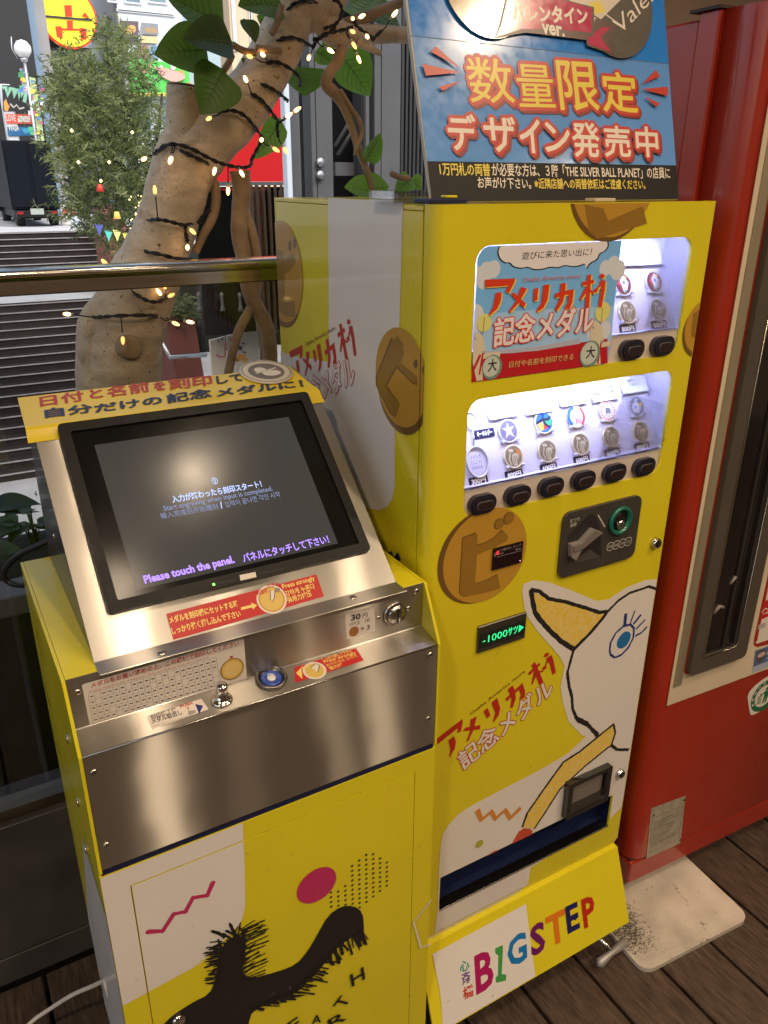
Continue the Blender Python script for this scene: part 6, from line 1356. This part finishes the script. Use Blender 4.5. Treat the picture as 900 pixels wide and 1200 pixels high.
for z in (.125, RH - .004): b.add([(x, y, z) for x, y in prof], [list(t) for t in tessellate_polygon([[V((x, y, 0)) for x, y in prof]])], REDM)
b.build('door', rm)
b = MB(RM); b.box((.003, .004, .052), (RW, .088, .118), REDM, .006, 2); b.build('base_skirt', rm)
b = MB(RM); b.box((.006, .009, .1185), (RW, .086, .1245), mat('skirt_gap_dark', (.03, .022, .018), .9)); b.build('skirt_gap', rm)  # dark filler strip in the gap between door and skirt
gx = .026
b = MB(); b.prism(RS, [(gx, cz), (RW - .03, cz), (RW - .03, 1.70), (gx - .004, 1.70)], .0008, .0022, CREAM); crp = b.build('cream_panel', rm)
b = MB(); b.prism(RS, [(gx + .008, cz + .045), (fx0 - .006, cz + .045), (fx0 - .006, 1.69), (gx + .008, 1.69)], .0024, .0045, mat('aged_trim', (.42, .36, .25), .45, .5, var=.25, vscale=20, stretch=(1, 1, .1))); b.build('edge_trim', rm)
b = MB(); wfr = mat('window_frame_grey', (.10, .085, .07), .42, .3, var=.1); win = rrect(fx0 + .030, fz + .032, fx1 - .034, 1.66, .006, 3)
b.prism(RS, rrect(fx0 - .004, fz - .004, fx1 + .004, 1.69, .014, 4), .0023, .0040, REDM); b.prism(RS, rrect(fx0, fz, fx1, 1.686, .012, 4), .004, .016, wfr, holes=[win]); b.build('window_frame', rm, bevel=.001)
b = MB(); b.prism(RS, rrect(fx0 + .028, fz + .030, fx1 - .032, 1.662, .006, 3), .0042, .0050, mat('dark_niche', (.010, .008, .008), .2, coat=.5, var=.5, vscale=12)); xm = (fx0 + fx1) / 2
b.box(RS.at(xm + .012, fz + .04, .0052), RS.at(xm + .017, 1.65, .009), mat('niche_rib', (.03, .027, .025), .4)); b.build('dark_window', rm)
b = MB(); b.tube([RS.at(fx0 + .034, 1.6, .0165), RS.at(fx0 + .031, fz + .036, .0165), RS.at(fx1 - .040, fz + .036, .0165), RS.at(fx1 - .035, fz + .046, .0165), RS.at(fx1 - .035, 1.6, .0165)], .0016, mat('trim_chrome', (.5, .45, .36), .25, 1.0), 6); b.build('trim', rm)
b = MB(); b.tube([RS.at(fx0 + .05, fz + .13, .0055), RS.at(fx0 + .062, fz + .145, .007), RS.at(fx0 + .075, fz + .138, .006)], .004, mat('scuff_grey', (.22, .19, .17), .7), 6); b.tube([RS.at(xm, fz + .19, .006), RS.at(xm + .012, fz + .205, .007)], .003, mat('scuff_grey', (.22, .19, .17), .7), 6); b.build('paper_scrap', rm)
Az = (800, 640, 220 / 1200)
A = Art(RS, .0026, Az); A.poly([(448, 630), (450, 590), (545, 150), (640, 90), (640, 600), (470, 642)], REDM); A.poly([(458, 612), (470, 600), (560, 160), (640, 110), (640, 560), (470, 620)], swh)
A.poly([(510, 350), (640, 300), (640, 400), (490, 468)], srd); A.line([(500, 420), (520, 395), (545, 400), (530, 430)], .003, swh); A.line([(505, 432), (545, 415), (640, 360)], .0018, swh); A.poly([(478, 500), (525, 483), (520, 515), (475, 530)], mat('label_grey', (.4, .37, .34), .5)); A.poly([(528, 470), (600, 440), (596, 466), (524, 494)], swh); A.poly([(540, 470), (552, 465), (545, 482)], BLK)
A.build('drink_label', rm)
A = Art(RS, .0028, Az); A.poly([(458, 665), (640, 600), (640, 730), (440, 806)], mat('sticker_blue', (.07, .13, .30), .35, coat=.3)); A.poly([(440, 770), (640, 690), (640, 730), (440, 806)], mat('sticker_pale_blue', (.35, .40, .50), .35)); A.poly([(462, 700), (480, 665), (520, 655), (525, 690), (500, 735), (470, 745)], mat('sticker_umber', (.10, .07, .06), .4), 1); A.poly([(470, 690), (520, 665), (522, 690), (475, 715)], mat('sticker_rose', (.5, .36, .34), .4), 1); A.text('投入口', (530, 690), (640, 648), swh, h=.009, bold=.03); A.text('のご案内', (530, 722), (640, 680), swh, h=.009, bold=.02)
A.build('blue_sticker', rm)
A = Art(RS, .0008, Az); grn2 = mat('recycle_green', (.006, .13, .055), .4, coat=.3)
A.poly([(412, 960), (415, 985), (425, 1060), (435, 1082), (470, 1070), (540, 1020), (620, 930), (640, 850), (600, 812), (540, 828), (470, 880), (425, 925)], swh, 1)
c, r = A.circle((518, 955), (600, 880), grn2, 44); A.loc(circ(c, r * .70, 40), swh)
for i, ch in enumerate('あきカンはリサイクル'):
    a = R(205 - i * 26); p = (c[0] + math.cos(a) * r * .78, c[1] + math.sin(a) * r * .78); t = (math.sin(a), -math.cos(a)); hw = r * .10; A.text(ch, (p[0] - t[0] * hw, p[1] - t[1] * hw), (p[0] + t[0] * hw, p[1] + t[1] * hw), swh, h=r * .16, local=True, bold=.03, up=(i == 0))
def rc(x, y): return (c[0] + x * r, c[1] + y * r)
A.loc(circ(rc(.12, .42), r * .11, 14), grn2); A.loc([rc(-.05, .28), rc(.28, .3), rc(.34, -.05), rc(.26, -.5), rc(.14, -.5), rc(.16, -.1), rc(.04, -.5), rc(-.06, -.5), rc(.0, 0)], grn2); A.line([rc(0, .24), rc(-.22, .12), rc(-.36, .2)], r * .09, grn2, local=True); A.line([rc(.26, .25), rc(.42, .02)], r * .09, grn2, local=True)
for k_ in range(5): A.line([rc(-.5, .05 - k_ * .11), rc(-.18, .05 - k_ * .11)], r * .06, grn2, local=True, up=(k_ == 0))
A.build('recycle_sticker', rm)
A = Art(RS, .0008); pl_ = [(763, 947), (803, 932), (797, 988), (757, 1006)]
A.poly(pl_, mat('data_plate', (.40, .36, .28), .5, .2, var=.2, vscale=50)); zq = (680, 900, 220 / 900); A.z = zq; ink = mat('plate_ink', (.07, .06, .05), .5)
A.line([(345, 240), (490, 180), (470, 335), (330, 405), (345, 240)], .0012, ink)
for i in range(11):
    t = i / 11; a, c_ = (352 - 18 * t, 262 + 130 * t), (482 - 18 * t, 205 + 128 * t); e_w = rnd.uniform(.4, .95); A.line([a, (a[0] + (c_[0] - a[0]) * e_w, a[1] + (c_[1] - a[1]) * e_w)], .0014 if i % 3 else .0022, ink, .3, up=(i == 0))
for p in ((350, 226), (497, 152), (478, 345), (322, 418)): A.circle(p, (p[0] + 5, p[1]), SCREW, 10)
A.build('data_plate', rm)
b = MB(RM)
for x in (.08, RW - .08):
    for y in (.08, .62): b.lathe((x, y, 0), (0, 0, 1), [(.028, 0), (.028, .012), (.012, .016), (.012, .056)], STEELD, 14)
b.build('levelling_foot', rm)

# ------------------------------------------------------------------ floor plate, cables
pq = [on(*p, 2, .0) for p in ((752, 1140), (878, 1078), (800, 1005), (700, 1052))]
pc = [(p.x, p.y) for p in pq]
cm = mat('plate_white', (.56, .50, .42), .5, var=.32, vscale=11, bump=.1, coat=.1)
m_ = bpy.data.materials['plate_white']; t_ = m_.node_tree; bs_ = t_.nodes['Principled BSDF']
nz = t_.nodes.new('ShaderNodeTexNoise'); nz.inputs['Scale'].default_value = 26; nz.inputs['Detail'].default_value = 9; nz.inputs['Roughness'].default_value = .72
rp = t_.nodes.new('ShaderNodeValToRGB'); rp.color_ramp.elements[0].position = .62; rp.color_ramp.elements[1].position = .70
mx = t_.nodes.new('ShaderNodeMix'); mx.data_type = 'RGBA'; mx.inputs[7].default_value = (.05, .038, .025, 1)
tc_ = t_.nodes.new('ShaderNodeTexCoord'); t_.links.new(tc_.outputs['Object'], nz.inputs[0]); t_.links.new(nz.outputs['Fac'], rp.inputs[0])
old = bs_.inputs['Base Color'].links[0].from_socket; t_.links.new(old, mx.inputs[6]); t_.links.new(rp.outputs[0], mx.inputs[0]); t_.links.new(mx.outputs[2], bs_.inputs['Base Color'])
GS = Surf((0, 0, 0), (1, 0, 0), (0, 1, 0))
x0, x1 = .515, .83; y0, y1 = -.147, .16
fp = thing('floor_plate', 'scuffed white round cornered plate lying on the deck under the red machine', 'floor plate', ((x0 + x1) / 2, 0, 0))
ang = R(-4.0)
b = MB(Matrix.Translation((.672, 0, 0)) @ Matrix.Rotation(ang, 4, 'Z'))
b.prism(GS, rrect(-.158, -.130, .158, .2, .028), .0008, .012, cm); b.build('base_plate', fp, bevel=.004)
b = MB(Matrix.Translation((.672, 0, 0)) @ Matrix.Rotation(ang, 4, 'Z'))
b.prism(GS, rrect(-.143, -.113, .143, .19, .022), .0122, .0136, cm); b.build('raised_field', fp, bevel=.0006)
lm = mat('leaf_litter', (.13, .105, .075), .95, var=.5, vscale=60, bump=.5)
b = MB()
for i in range(1700):
    q = abs(rnd.gauss(0, .4)); x = .535 + rnd.gauss(0, .022) + q * .06; y = -.05 + q * .10 + rnd.gauss(0, .022)
    if x < .512 or x > .66 or y > .03: continue
    s_ = rnd.uniform(.0004, .0018); a = rnd.uniform(0, 6.28)
    b.add([(x + math.cos(a + k_ * 1.571) * s_ * rnd.uniform(.6, 1.5), y + math.sin(a + k_ * 1.571) * s_ * rnd.uniform(.5, 1), .0140 + rnd.uniform(0, .0025)) for k_ in range(4)], [[0, 1, 2, 3]], lm)
o = b.build('dirt', fp, fix=False); o['kind'] = 'stuff'

wc = mat('white_cable', (.55, .50, .43), .45)
pts = []
for (u, v) in ((30, 1206), (60, 1190), (85, 1168), (105, 1158)): pts.append(on(u, v, 2, .012))
pts = [V((-.9, .05, .006)), V((-.74, .22, .006))] 
A0 = on(32, 1200, 1, .38); 
cabp = [V((-.95, .20, .006)), V((-.80, .30, .006)), W(30, 1201, .36), W(62, 1180, .34), W(85, 1165, .32), W(110, 1155, .29), W(128, 1146, .24), V((EL - .004, .2, W(136, 1142, .2).z)), V((EL + .02, .2, .12))]
b = MB(); sm_ = smoothed([tuple(p) for p in cabp], 3, closed=False); b.tube(sm_, .0042, wc, 8)
tag(b.build('power_cable', base=cabp[3]), 'white power cable running from behind the engraving machine to the floor', 'cable')
b = MB(); cp = [W(60, 632, .36), W(40, 641, .37), W(22, 650, .39), W(8, 662, .41), W(3, 676, .42), W(12, 684, .42), W(26, 686, .40), W(34, 684, .37), W(40, 690, .345)]
b.tube(smoothed([tuple(p) for p in cp], 3, closed=False), .0048, wirem, 8)
tag(b.build('black_cable', base=cp[4]), 'black cable looped behind the top corner of the engraving machine', 'cable')
